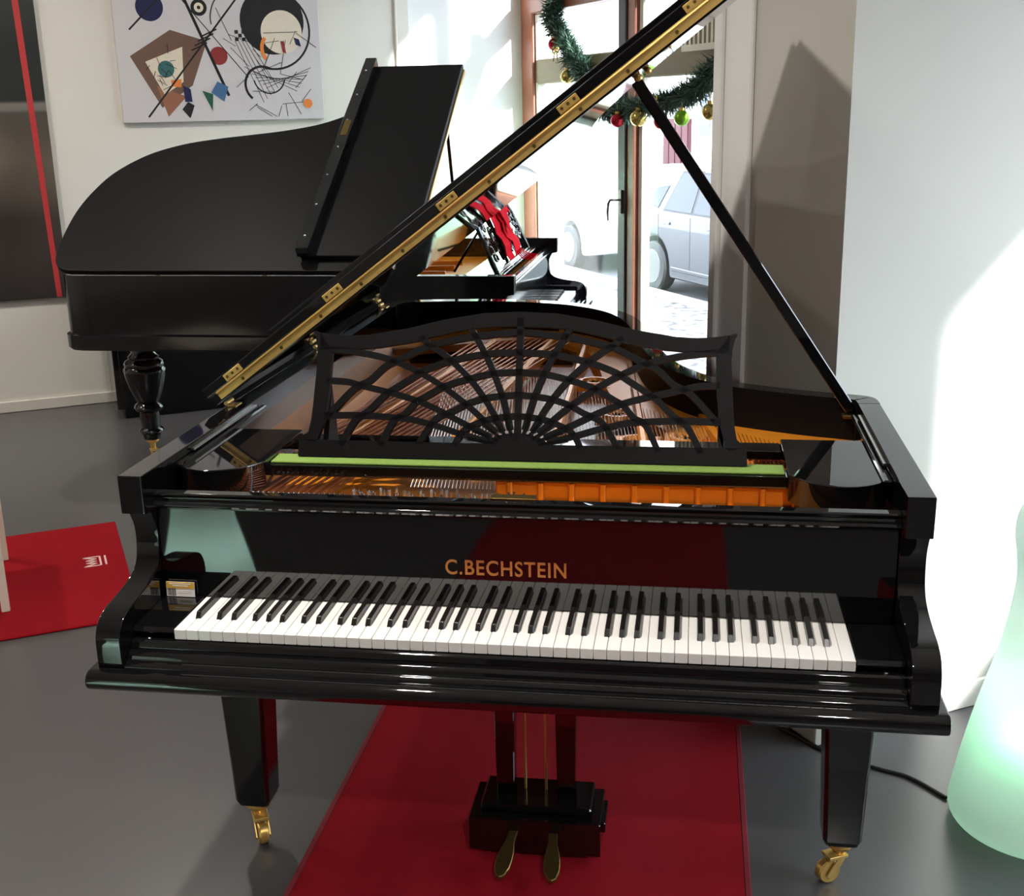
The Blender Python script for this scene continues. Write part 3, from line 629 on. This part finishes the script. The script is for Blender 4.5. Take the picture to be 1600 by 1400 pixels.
for y in (0.62, 1.15, 1.62): MB().tube([(-0.742, y-0.012, 0.995), (-0.742, y+0.012, 0.995)], 0.009, 10).obj('lid_hinge', 'brass', op)
pa, pb = Vector((0.69, 0.62, 0.962)), Vector(L2(0.42, 0.57, -0.006)); MB().bar(pa, pb, 0.010, 0.008, up=(0, 1, 0)).obj('prop_stick', 'lacquer2', op)
sr2 = MB().box(-0.69, 0.69, 0.19, 0.36, 0.935, 0.955).obj('music_shelf', 'lacquer2', op, bevel=0.003)
# arabesque music desk: a frame filled with scrolls
D0 = Vector((0.02, 0.225, 0.957)); d2u = Vector((0, 0.40, 0.917)).normalized()
def dp(u, v): return D0 + Vector((u, 0, 0)) + d2u*v
mb = MB()
fr = [(-0.46, 0.0), (0.46, 0.0), (0.47, 0.04), (0.44, 0.20), (0.40, 0.25), (0.15, 0.30), (-0.15, 0.30), (-0.40, 0.25), (-0.44, 0.20), (-0.47, 0.04), (-0.46, 0.0)]
mb.tube([dp(u, v) for u, v in fr], 0.011, 6); mb.tube([dp(-0.15, 0.0), dp(-0.15, 0.29)], 0.008, 6); mb.tube([dp(0.15, 0.0), dp(0.15, 0.29)], 0.008, 6)
for i in range(90):
    u0 = random.uniform(-0.41, 0.41); v0 = random.uniform(0.04, 0.235 if abs(u0) > 0.3 else 0.26); r0 = random.uniform(0.018, 0.042); ph = random.uniform(0, 6.28); sg = random.choice((-1, 1)); pts = []
    for k in range(12):
        rr = r0*(1-k/14); an = ph + sg*k*0.5; uu = max(-0.44, min(0.44, u0 + rr*math.cos(an))); vv = max(0.0, min(0.27, v0 + rr*math.sin(an))); pts.append(dp(uu, vv))
    mb.tube(pts, [0.006 - 0.0003*k for k in range(12)], 5)
dk2 = mb.obj('music_desk', 'lacquer2', op, label='black openwork music desk of arabesque scrolls')
for x in (-0.40, 0.40): MB().bar((x, 0.42, 0.957), dp(x, 0.2), 0.008, 0.005).obj('desk_prop', 'lacquer2', dk2)

# ================================================================== SMALL THINGS
bpy.context.view_layer.update()
OPM = op.matrix_world.copy()
# red ribbon bow draped over the older piano's desk
def opw(p): return OPM @ Vector(p)
rb_ = MB()
def band(pts, wd, th=0.003, side=Vector((1, 0, 0))):
    n = len(pts); F = []; Bk = []
    a = [Vector(p) + side*(wd[i]/2) for i, p in enumerate(pts)]; c = [Vector(p) - side*(wd[i]/2) for i, p in enumerate(pts)]
    off = Vector((0, -th, th*0.4))
    vs = [opw(p) for p in a] + [opw(p) for p in c] + [opw(p+off) for p in a] + [opw(p+off) for p in c]
    f = []
    for i in range(n-1): f += [(i, i+1, n+i+1, n+i), (2*n+i, 3*n+i, 3*n+i+1, 2*n+i+1), (i, 2*n+i, 2*n+i+1, i+1), (n+i, n+i+1, 3*n+i+1, 3*n+i)]
    f += [(0, n, 3*n, 2*n), (n-1, 3*n-1, 4*n-1, 2*n-1)]
    rb_.add(vs, f)
nrm = Vector((0, -0.022, 0.012))
band([dp(-0.13+0.012*math.sin(k*1.3), 0.315-0.034*k) + nrm*(1+0.25*math.sin(k*2.1)) for k in range(10)], [0.06, 0.16, 0.20, 0.17, 0.22, 0.20, 0.16, 0.18, 0.15, 0.12])
band([dp(0.0+0.02*math.sin(k*1.1), 0.30-0.032*k) + nrm*(1.4+0.3*math.cos(k*1.7)) for k in range(10)], [0.12, 0.20, 0.16, 0.24, 0.18, 0.16, 0.19, 0.15, 0.16, 0.10])
band([dp(0.12-0.028*k, 0.22+0.05*math.sin(k*0.9)) + nrm*2.0 for k in range(10)], [0.05, 0.09, 0.12, 0.10, 0.06, 0.11, 0.13, 0.10, 0.07, 0.02], side=d2u)
band([dp(-0.20-0.016*k, 0.30+0.018*k) + nrm*1.2 for k in range(7)], [0.05, 0.03, 0.02, 0.014, 0.012, 0.010, 0.006], side=d2u)
for q in range(5): rb_.tube([opw(dp(-0.08+0.03*q, 0.03) + nrm*1.8), opw(dp(-0.10+0.045*q, -0.01) + nrm*2.4), opw(dp(-0.12+0.05*q, -0.035) + nrm*4)], 0.003, 5)
tag(rb_.obj('gift_ribbon', 'ribbon', smooth=True), 'big crumpled red ribbon draped over the older piano’s openwork music desk', 'ribbon')

# price card on the bass key block
pc = thing('price_card', 'small gold and white card standing on the key block left of the keyboard', 'card', (-0.656, 0.143, 0.7275))
MB().box(-0.031, 0.027, -0.0008, 0.0008, 0.0, 0.030).obj('card_sheet', 'card', pc, bevel=0.0003)
MB().box(-0.031, 0.027, -0.0014, -0.0008, 0.017, 0.030).obj('gold_band', 'cardgold', pc)
for k in range(8): MB().box(-0.0285+0.0022*k, -0.0275+0.0022*k + (0.0004 if k % 3 else 0.0), -0.0013, -0.0008, 0.002, 0.0165).obj('printed_key_bar', 'ebony', pc)
for z0, x0, x1 in ((0.0255, -0.024, 0.020), (0.0215, -0.018, 0.014)): MB().box(x0, x1, -0.0016, -0.0014, z0, z0+0.0018).obj('printed_line', 'card', pc)
for z0 in (0.0115, 0.008): MB().box(-0.006, 0.021, -0.0012, -0.0008, z0, z0+0.0012).obj('printed_line', 'basew', pc)
pc.rotation_euler = (R(-4), 0, 0)

# rugs
rg = thing('rug', 'long red rug with dark bound edges lying under the glossy black piano', 'rug', (0, 0, 0))
MB().box(-0.512, 0.462, -2.75, 1.55, 0.0, 0.009).obj('pile', 'rug', rg, bevel=0.002)
for x in (-0.519, 0.469): MB().box(x-0.007, x+0.007, -2.75, 1.55, 0.0, 0.0095).obj('bound_edge', 'rugedge', rg, bevel=0.002)
rg2 = thing('rug', 'red rug with white crown emblem under the white stool', 'rug', (0, 0, 0))
stbox(MB(), -2.9, -0.469, 2.13, 3.19, 0.0, 0.009).obj('pile', 'rug', rg2, bevel=0.003)
em = MB()
def emline(a, b_): em.bar(ST(a[0], a[1], 0.0098), ST(b_[0], b_[1], 0.0098), 0.0035, 0.0008)
c0 = (-0.575, 2.735)
def ep(x, y): return (c0[0]-0.045 + y*0.075, c0[1] + 0.05 - x*0.10)
Z = [(0.0, 1.0), (0.05, 0.15), (0.28, 0.75), (0.5, 0.1), (0.72, 0.75), (0.95, 0.15), (1.0, 1.0)]
Z = [(x, 1-y) for x, y in Z]
Z = [(0.0, 0.0), (0.25, 0.62), (0.36, 0.12), (0.5, 0.62), (0.64, 0.12), (0.75, 0.62), (1.0, 0.0)]
for a, b_ in zip(Z, Z[1:]): emline(ep(a[0], a[1]), ep(b_[0], b_[1]))
emline(ep(0.0, 0.0), ep(0.0, 0.75)); emline(ep(1.0, 0.0), ep(1.0, 0.75)); emline(ep(0.0, 0.80), ep(1.0, 0.80)); emline(ep(0.0, 1.05), ep(1.0, 1.05))
em.obj('crown_emblem', 'thread', rg2, label='small white line emblem shaped like a crown')

# white stool at the left edge
stl = thing('stool', 'white painted wooden stool on the red rug at the left edge', 'stool', (0, 0, 0))
legs = [(-1.99, 1.575), (-2.268, 2.032)]; dirx = Vector((-0.857, -0.515, 0))*0.42
pts4 = [Vector((x, y, 0)) for x, y in legs]; pts4 += [p + dirx for p in pts4]
for p in pts4:
    MB().solid([p + E1*a + E2*b_ + Vector((0, 0, 0.009)) for a, b_ in ((-0.014, -0.014), (0.014, -0.014), (0.014, 0.014), (-0.014, 0.014))], [p + E1*a + E2*b_ + Vector((0, 0, 0.47)) for a, b_ in ((-0.014, -0.014), (0.014, -0.014), (0.014, 0.014), (-0.014, 0.014))]).obj('leg', 'whitepaint', stl, bevel=0.002)
cen = sum(pts4, Vector())/4
MB().solid([p + (p-cen)*0.06 + Vector((0, 0, 0.47)) for p in (pts4[0], pts4[1], pts4[3], pts4[2])], [p + (p-cen)*0.06 + Vector((0, 0, 0.50)) for p in (pts4[0], pts4[1], pts4[3], pts4[2])]).obj('seat', 'whitepaint', stl, bevel=0.004)

# lit floor lamp shaped like a bottle, right
lm = thing('floor_lamp', 'bottle-shaped frosted white floor lamp glowing green, right of the piano', 'lamp', (1.135, 0.69, 0))
prof = catmull([(0.150, 0.0), (0.178, 0.012), (0.188, 0.04), (0.180, 0.10), (0.168, 0.17), (0.152, 0.25), (0.131, 0.34), (0.109, 0.43), (0.094, 0.52), (0.086, 0.60), (0.090, 0.66), (0.098, 0.71), (0.094, 0.76), (0.072, 0.795), (0.035, 0.812), (0.001, 0.815)], 4)
MB().lathe(prof, (0, 0, 0), 48).obj('frosted_shell', 'frost', lm, sharp=80)
l = bpy.data.lights.new('lamp_bulb', 'POINT'); l.energy = 0.42; l.color = (0.2, 1.0, 0.4); l.shadow_soft_size = 0.02
lo = bpy.data.objects.new('green_bulb', l); COL.objects.link(lo); lo.parent = lm; lo.location = (-0.05, -0.085, 0.275)
l = bpy.data.lights.new('lamp_glow', 'POINT'); l.energy = 0.36; l.color = (1.0, 1.0, 1.0); l.shadow_soft_size = 0.04
lo = bpy.data.objects.new('white_bulb', l); COL.objects.link(lo); lo.parent = lm; lo.location = (0.0, 0.0, 0.35)
lm3 = thing('floor_lamp', 'frosted bottle-shaped floor lamp glowing pale teal, mirrored in the glossy fallboard', 'lamp', (-1.15, -1.08, 0))
MB().lathe(prof, (0, 0, 0), 40).obj('frosted_shell', 'frost', lm3, sharp=80)
l = bpy.data.lights.new('lamp_bulb', 'POINT'); l.energy = 2.0; l.color = (0.70, 1.0, 0.92); l.shadow_soft_size = 0.04
lo = bpy.data.objects.new('teal_bulb', l); COL.objects.link(lo); lo.parent = lm3; lo.location = (0, 0, 0.36)
cb = catmull([(0.958, 0.765, 0.005), (0.886, 0.850, 0.005), (0.811, 0.885, 0.005), (0.693, 0.955, 0.005), (0.62, 1.03, 0.005), (0.56, 1.12, 0.005), (0.53, 1.45, 0.005)], 6)
tag(MB().tube(cb, 0.005, 8).obj('power_cable', 'rubber'), 'black power cable running over the grey floor to the glowing lamp', 'cable')
# tall cone lamp by the sunlit wall
lm2 = thing('floor_lamp', 'tall pale green cone floor lamp by the sunlit wall behind the pianos', 'lamp', ST(1.97, 5.05))
MB().lathe(catmull([(0.20, 0.0), (0.215, 0.02), (0.21, 0.10), (0.18, 0.70), (0.145, 1.30), (0.125, 1.59), (0.11, 1.625), (0.001, 1.63)], 4), (0, 0, 0), 40).obj('frosted_shell', 'frost', lm2, sharp=80)
l = bpy.data.lights.new('lamp_glow', 'POINT'); l.energy = 8; l.color = (0.6, 1.0, 0.65); l.shadow_soft_size = 0.04
lo = bpy.data.objects.new('green_bulb', l); COL.objects.link(lo); lo.parent = lm2; lo.location = (0, 0, 1.1)

# ---- pictures on the wall
dpn = thing('painting', 'large dark abstract painting with a red vertical stripe at the left edge', 'painting', ST(-1.5, TW-0.03, 0.647), ANG)
MB().box(-1.1, 1.035, 0, 0.028, 0, 1.9).obj('dark_canvas', 'darkart', dpn, bevel=0.003)
MB().solid([(0.968, -0.0015, 0.002), (0.996, -0.0015, 0.002), (0.958, -0.0015, 1.62), (0.942, -0.0015, 1.9), (0.908, -0.0015, 1.9), (0.925, -0.0015, 1.62)], [(0.968, 0.001, 0.002), (0.996, 0.001, 0.002), (0.958, 0.001, 1.62), (0.942, 0.001, 1.9), (0.908, 0.001, 1.9), (0.925, 0.001, 1.62)]).obj('red_stripe', 'redpaint', dpn)
ap = thing('painting', 'pale canvas with coloured geometric shapes on the wall above the older piano', 'painting', ST(-0.066, TW-0.032, 1.596), ANG)
PW, PH = 1.156, 0.86
MB().box(0, PW, 0, 0.03, 0, PH).obj('canvas', 'canvas', ap, bevel=0.003)
inks = {'umber': srgb(112, 84, 70), 'ochre': srgb(150, 100, 74), 'black': srgb(26, 24, 26), 'navy': srgb(28, 30, 74), 'brick': srgb(140, 46, 44), 'teal': srgb(58, 104, 104), 'blue': srgb(70, 108, 150), 'green': srgb(34, 88, 66), 'orange': srgb(226, 130, 56), 'cream': srgb(226, 214, 194)}
for k_, c_ in inks.items(): M['ink_'+k_] = mat('paint_'+k_, c_, 0.8, noise=0.06, scale=20)
layer = [0]
def ink(name, col, poly):
    layer[0] += 1; y = -0.0003 - 0.00003*layer[0]
    MB().prism(poly, 'y', y, 0.001).obj(name, 'ink_'+col, ap, smooth=False)
def disc(cx, cz, r, n=36, rx=1.0): return [(cx + rx*r*math.cos(2*math.pi*k/n), cz + r*math.sin(2*math.pi*k/n)) for k in range(n)]
def stroke(a, b_, wd):
    a, b_ = Vector(a), Vector(b_); t = (b_-a).normalized(); n = Vector((-t.y, t.x))*wd/2
    return [tuple(a+n), tuple(b_+n), tuple(b_-n), tuple(a-n)]
def arc(cx, cz, r, a0, a1, wd, n=26):
    P = [(cx+(r+wd/2)*math.cos(R(a0+(a1-a0)*k/n)), cz+(r+wd/2)*math.sin(R(a0+(a1-a0)*k/n))) for k in range(n+1)]
    return P + [(cx+(r-wd/2)*math.cos(R(a0+(a1-a0)*k/n)), cz+(r-wd/2)*math.sin(R(a0+(a1-a0)*k/n))) for k in range(n, -1, -1)]
ink('painted_quadrilateral', 'umber', [(0.07, 0.36), (0.30, 0.50), (0.50, 0.44), (0.40, 0.20), (0.22, 0.08)])
ink('painted_quadrilateral', 'ochre', [(0.20, 0.20), (0.36, 0.14), (0.25, 0.03)])
ink('painted_quadrilateral', 'cream', [(0.15, 0.33), (0.36, 0.41), (0.35, 0.22), (0.24, 0.15)])
ink('painted_disc', 'teal', disc(0.26, 0.29, 0.045))
ink('painted_quadrilateral', 'orange', [(0.28, 0.23), (0.34, 0.235), (0.335, 0.19), (0.285, 0.195)])
ink('painted_disc', 'navy', disc(0.20, 0.62, 0.075))
ink('painted_stroke', 'black', stroke((0.08, 0.50), (0.33, 0.74), 0.010))
ink('painted_disc', 'brick', disc(0.56, 0.36, 0.050))
ink('painted_disc', 'black', disc(0.47, 0.62, 0.045)); ink('painted_disc', 'cream', disc(0.47, 0.62, 0.026)); ink('painted_disc', 'black', disc(0.47, 0.62, 0.010))
ink('painted_disc', 'black', disc(0.88, 0.55, 0.185)); ink('painted_disc', 'cream', disc(0.93, 0.49, 0.120)); ink('painted_arc', 'black', arc(0.88, 0.50, 0.215, -110, 95, 0.012))
ink('painted_stroke', 'black', stroke((0.14, 0.03), (0.76, 0.76), 0.010)); ink('painted_stroke', 'black', stroke((0.34, 0.80), (0.60, 0.14), 0.016)); ink('painted_stroke', 'black', stroke((0.38, 0.66), (0.72, 0.24), 0.005))
ink('painted_arc', 'black', arc(0.70, 0.56, 0.17, 100, 190, 0.006)); ink('painted_arc', 'black', arc(0.80, 0.20, 0.10, 60, 230, 0.014)); ink('painted_arc', 'black', arc(0.84, 0.24, 0.09, 190, 350, 0.008))
for k in range(7): ink('painted_stroke', 'black', stroke((0.70+0.02*k, 0.30-0.02*k), (1.00+0.015*k, 0.16+0.022*k), 0.003))
for k in range(5): ink('painted_stroke', 'black', stroke((0.66+0.02*k, 0.44), (0.80+0.022*k, 0.10+0.02*k), 0.003))
for k in range(4): ink('painted_stroke', 'black', stroke((0.41+0.02*k, 0.39+0.025*k), (0.50+0.02*k, 0.43+0.025*k), 0.008))
for i_ in range(4):
    for j_ in range(3):
        if (i_+j_) % 2 == 0: ink('painted_square', 'black', [(0.66+0.02*i_, 0.44+0.02*j_), (0.68+0.02*i_, 0.44+0.02*j_), (0.68+0.02*i_, 0.46+0.02*j_), (0.66+0.02*i_, 0.46+0.02*j_)])
rs = random.Random(3)
for k in range(26):
    x_, z_ = rs.uniform(0.62, 1.08), rs.uniform(0.06, 0.5); a_ = rs.uniform(0, 6.28); q_ = rs.uniform(0.06, 0.2)
    ink('painted_stroke', 'black', stroke((x_, z_), (min(1.13, x_+q_*math.cos(a_)), max(0.02, z_+q_*math.sin(a_))), 0.0028))
for k in range(14):
    x_, z_ = rs.uniform(0.17, 0.33), rs.uniform(0.20, 0.38); a_ = rs.uniform(0, 6.28); q_ = rs.uniform(0.03, 0.08)
    ink('painted_stroke', 'black', stroke((x_, z_), (x_+q_*math.cos(a_), z_+q_*math.sin(a_)), 0.0028))
ink('painted_quadrilateral', 'blue', [(0.54, 0.22), (0.60, 0.19), (0.57, 0.11), (0.50, 0.16)]); ink('painted_quadrilateral', 'green', [(0.45, 0.17), (0.51, 0.15), (0.50, 0.06)])
ink('painted_quadrilateral', 'navy', [(0.345, 0.20), (0.385, 0.18), (0.39, 0.11), (0.35, 0.11)]); ink('painted_quadrilateral', 'black', [(0.33, 0.07), (0.365, 0.11), (0.40, 0.09), (0.37, 0.02)])
ink('painted_arc', 'orange', arc(0.90, 0.40, 0.09, 140, 220, 0.02)); ink('painted_disc', 'orange', disc(1.06, 0.09, 0.026)); ink('painted_quadrilateral', 'brick', [(0.55, 0.80), (0.62, 0.80), (0.61, 0.84), (0.55, 0.83)])
ink('painted_quadrilateral', 'navy', [(1.00, 0.46), (1.03, 0.45), (1.04, 0.41), (1.01, 0.42)]); ink('painted_quadrilateral', 'brick', [(0.92, 0.44), (0.94, 0.44), (0.95, 0.37), (0.93, 0.38)])

# ---- fir garland across the glazed door, with glass balls
gpts = [(2.36, 4.90, 2.30), (2.36, 4.93, 2.20), (2.36, 4.945, 2.12), (2.36, 4.83, 2.035), (2.36, 4.71, 1.94), (2.36, 4.61, 1.867), (2.36, 4.51, 1.80), (2.36, 4.35, 1.655), (2.36, 4.16, 1.60), (2.36, 3.87, 1.625), (2.36, 3.60, 1.64), (2.36, 3.415, 1.675), (2.36, 3.27, 1.715), (2.36, 3.14, 1.785), (2.36, 3.0, 1.85)]
gpath = [ST(*p) for p in catmull(gpts, 8)]
ga = thing('garland', 'green fir garland swagged across the glazed shop door', 'garland', gpath[0])
g0 = gpath[0]
MB().tube([p-g0 for p in gpath], 0.008, 6).obj('garland_wire', 'needle', ga)
for nm, cnt, rl in (('needle', 5200, 0.115), ('needle2', 1800, 0.12)):
    mb = MB(); n = len(gpath)
    for i in range(cnt):
        f = random.random()*(n-1.001); k = int(f); p = gpath[k].lerp(gpath[k+1], f-k) - g0
        clump = 0.72 + 0.28*math.sin(f*2.7)
        d = Vector((random.gauss(0, 1), random.gauss(0, 1), random.gauss(0, 1))).normalized(); ln = rl*random.uniform(0.6, 1.15)*clump
        q = p + d*ln; sd = d.cross(Vector((random.random(), random.random(), random.random()))).normalized()*0.0032
        m1 = p + d*ln*0.45
        mb.add([p, m1+sd, q, m1-sd], [(0, 1, 2, 3)])
        for sgn in (-1, 1):
            t1 = p + d*ln*0.4; t2 = t1 + (d*0.5 + sd.normalized()*sgn).normalized()*ln*0.45; w_ = d.cross(sd).normalized()*0.0028
            mb.add([t1, (t1+t2)/2 + w_, t2, (t1+t2)/2 - w_], [(0, 1, 2, 3)])
    stuff(mb.obj('needles', nm, ga, smooth=False))
for (t, z, r_, mm, lb) in ((4.846, 1.985, 0.036, 'redball', 'red glass ball on the hanging upper end of the garland'), (4.673, 1.80, 0.038, 'goldball', 'gold glass ball where the garland meets the transom'),
        (3.81, 1.572, 0.043, 'goldball', 'gold glass ball hanging just left of the propped lid stick'), (4.045, 1.560, 0.036, 'redball', 'red glass ball at the foot of the garland by the door stile'),
        (3.373, 1.572, 0.038, 'greenball', 'shiny green glass ball hanging under the garland'), (3.119, 1.60, 0.038, 'goldball', 'gold glass ball hanging closest to the pier'), (3.577, 1.555, 0.036, 'redball', 'red glass ball hanging just right of the lid stick')):
    bl = thing('glass_ball', lb, 'ornament', ST(2.32, t, z), group='glass balls on the garland')
    MB().sphere((0, 0, 0), r_, 20, 12).obj('ball', mm, bl); MB().lathe([(0.012, r_-0.003), (0.012, r_+0.010), (0.004, r_+0.012)], (0, 0, 0), 12).obj('cap', 'brass', bl)
    MB().tube([(0, 0, r_+0.01), (0, 0, r_+0.05)], 0.0015, 5).obj('hook', 'brass', bl)
for (t, z, lb) in ((3.60, 1.66, 'small gilt bow tied on the garland near the lid stick'), (4.76, 1.95, 'small gilt bow tied on the upper garland beside the red ball')):
    bw = thing('ribbon_bow', lb, 'bow', ST(2.29, t, z)); mb = MB()
    for sg in (-1, 1):
        mb.tube([E2*(sg*0.04*math.sin(a)) + Vector((0, 0, 0.018*math.sin(2*a)*1.0)) for a in [math.pi*k/8 for k in range(9)]], 0.005, 6)
        mb.tube([Vector((0, 0, 0)), E2*sg*0.02 + Vector((0, 0, -0.03)), E2*sg*0.03 + Vector((0, 0, -0.06))], 0.004, 6)
    mb.obj('loops', 'goldball', bw); MB().sphere((0, 0, 0), 0.009, 10, 6).obj('knot', 'brass', bw)

# ---- cars and the house across the street
def make_car(label, paint, loc, rz):
    c = thing('car', label, 'car', loc, rz, None)
    def archpts(cx, r): return [(cx + r*math.cos(a), 0.31 + r*math.sin(a)) for a in [math.pi - math.pi*k/12 for k in range(13)]]
    low = [(0.02, 0.35), (0.06, 0.24), (0.36, 0.22)] + archpts(0.72, 0.36) + [(1.10, 0.20), (2.85, 0.20)] + archpts(3.22, 0.36) + [(3.6, 0.22), (3.88, 0.25), (3.92, 0.40), (3.90, 0.62), (3.80, 0.74), (3.30, 0.90), (2.95, 0.96), (0.10, 0.99), (0.03, 0.90), (0.0, 0.60)]
    MB().prism(low, 'y', -0.83, 0.83).obj('body', paint, c, bevel=0.05, bseg=3)
    bt = [(0.08, 0.80), (3.05, 0.80), (3.05, -0.80), (0.08, -0.80)]; md = [(0.22, 0.692), (2.55, 0.692), (2.55, -0.692), (0.22, -0.692)]; tp = [(0.50, 0.62), (2.05, 0.62), (2.05, -0.62), (0.50, -0.62)]
    mb = MB(); vs = [(x, y, 0.95) for x, y in bt] + [(x, y, 1.28) for x, y in md] + [(x, y, 1.50) for x, y in tp]
    mb.add(vs, [(0,1,5,4),(1,2,6,5),(2,3,7,6),(3,0,4,7),(4,5,9,8),(5,6,10,9),(6,7,11,10),(7,4,8,11),(8,9,10,11),(0,3,2,1)])
    mb.obj('cabin', paint, c, bevel=0.03, bseg=3)
    for sy in (-1, 1):
        def sp(x, z):
            y = 0.80 - 0.18*(z-0.95)/0.55
            return (x, sy*(y+0.006), z)
        for nm, poly in (('side_window', [(0.90, 1.0), (1.52, 0.99), (1.52, 1.43), (1.10, 1.42)]), ('side_window', [(1.58, 0.99), (2.5, 0.985), (2.05, 1.36), (1.90, 1.42), (1.58, 1.42)]), ('quarter_window', [(0.38, 1.06), (0.74, 1.01), (0.86, 1.26), (0.60, 1.22)])):
            fr_ = [sp(*p) for p in poly]; MB().solid(fr_, [(x, y-sy*0.02, z) for x, y, z in fr_]).obj(nm, 'carglass', c)
            cx_ = sum(p[0] for p in poly)/len(poly); cz_ = sum(p[1] for p in poly)/len(poly)
            fr2 = [sp(cx_+(p[0]-cx_)*1.10, cz_+(p[1]-cz_)*1.12) for p in poly]; fr2 = [(x, y-sy*0.004, z) for x, y, z in fr2]
            MB().solid(fr2, [(x, y-sy*0.02, z) for x, y, z in fr2]).obj('window_seal', 'rubber', c)
        for x in (0.95, 1.95): MB().box(x, x+0.16, *sorted((sy*0.825, sy*0.85)), 0.83, 0.86).obj('door_handle', paint, c, bevel=0.008)
        for x in (0.82, 1.56, 2.62): MB().box(x, x+0.008, *sorted((sy*0.8295, sy*0.832)), 0.30, 0.94).obj('door_gap', 'rubber', c)
        MB().box(0.02, 0.14, *sorted((sy*0.66, sy*0.838)), 0.62, 0.86).obj('tail_lamp', 'taillight', c, bevel=0.02)
        MB().prism([(1.15, 0.30), (2.80, 0.30), (2.80, 0.335), (1.15, 0.345)], 'y', sy*0.82, sy*0.845).obj('sill_strip', paint, c, bevel=0.006)
        for x in (0.72, 3.22):
            wl = MB().lathe([(0.20, -0.09), (0.285, -0.09), (0.305, -0.06), (0.305, 0.06), (0.285, 0.09), (0.20, 0.09)], (x, sy*0.76, 0.305), 36, 'y').obj('tyre', 'rubber', c)
            mb = MB(); mb.lathe([(0.18, 0.085), (0.205, 0.095), (0.212, 0.085), (0.2, 0.07)], (x, sy*0.76 if sy > 0 else -0.76-0.17, 0.305), 32, 'y')
            y0 = sy*(0.76+0.085)
            for k in range(6):
                a = 2*math.pi*k/6
                for da in (-0.13, 0.13):
                    mb.bar((x+0.04*math.cos(a+da), y0, 0.305+0.04*math.sin(a+da)), (x+0.195*math.cos(a+da), y0, 0.305+0.195*math.sin(a+da)), 0.014, 0.008, up=(0, 1, 0))
            mb.lathe([(0.05, -0.01), (0.05, 0.01)], (x, y0, 0.305), 16, 'y'); mb.obj('alloy_rim', 'alloy', wl)
    MB().solid([(0.16, 0.66, 1.02), (0.16, -0.66, 1.02), (0.50, -0.56, 1.44), (0.50, 0.56, 1.44)], [(0.20, 0.66, 1.02), (0.20, -0.66, 1.02), (0.54, -0.56, 1.44), (0.54, 0.56, 1.44)]).obj('rear_window', 'carglass', c)
    MB().solid([(2.93, 0.70, 1.0), (2.93, -0.70, 1.0), (2.12, -0.58, 1.46), (2.12, 0.58, 1.46)], [(2.89, 0.70, 1.0), (2.89, -0.70, 1.0), (2.08, -0.58, 1.46), (2.08, 0.58, 1.46)]).obj('windscreen', 'carglass', c)
    return c
hd = ANG - math.pi/2                     # cars point along -T
def car_at(s, t_rearwheel): return ST(s+0.83, t_rearwheel+0.72, GZ-0.06)
make_car('silver grey hatchback parked outside, seen through the right door pane', 'silver', car_at(6.42, 11.0), hd)
make_car('white car parked on the street behind the silver hatchback', 'whitecar', car_at(6.42, 15.9), hd)
bd = thing('house', 'pale sunlit house with a red gate across the street', 'building', ST(16.5, 20, GZ))
bm_ = MB(); bm_.solid([ST(0, -28, 0), ST(6, -28, 0), ST(6, 28, 0), ST(0, 28, 0)], [ST(0, -28, 9), ST(6, -28, 9), ST(6, 28, 9), ST(0, 28, 9)]); bm_.obj('wall', 'facade', bd)
for t in range(-26, 27, 4):
    for z in (1.3, 4.6):
        f_ = MB(); stbox(f_, -0.06, 0.02, t-0.7, t+0.7, z-0.08, z+2.0); fo = f_.obj('window_frame', 'paleframe', bd)
        for q in (-0.32, 0.32):
            f_ = MB(); stbox(f_, -0.075, -0.062, t+q-0.27, t+q+0.27, z, z+1.9); f_.obj('pane', 'pane', fo)
gt = MB(); stbox(gt, -0.08, 0.0, 7.1, 8.5, 0, 1.75); gto = gt.obj('gate', 'doorred', bd)
for q in range(4):
    f_ = MB(); stbox(f_, -0.11, -0.08, 7.14+q*0.34, 7.42+q*0.34, 0.15, 1.65); f_.obj('gate_panel', 'doorred', gto)

# low black cabinet against the picture wall, seen below the older piano
cbt = thing('cabinet', 'low black cabinet against the wall, seen under the older piano', 'cabinet', ST(0.42, 5.18))
stbox(MB(), -0.72, 0.72, -0.18, 0.26, 0.06, 0.74).obj('body', 'lacquer2', cbt, bevel=0.004)
stbox(MB(), -0.68, 0.68, -0.15, 0.26, 0.0, 0.06).obj('plinth', 'lacquer2', cbt)
stbox(MB(), -0.74, 0.74, -0.20, 0.27, 0.74, 0.77).obj('top', 'lacquer2', cbt, bevel=0.004)
for q in (-0.36, 0.36):
    d_ = stbox(MB(), q-0.33, q+0.33, -0.198, -0.18, 0.09, 0.71).obj('door', 'lacquer2', cbt, bevel=0.003)
    kp = ST(q + (0.28 if q < 0 else -0.28), -0.21, 0.42); MB().sphere(kp, 0.013, 12, 8).obj('knob', 'oldbrass', d_)
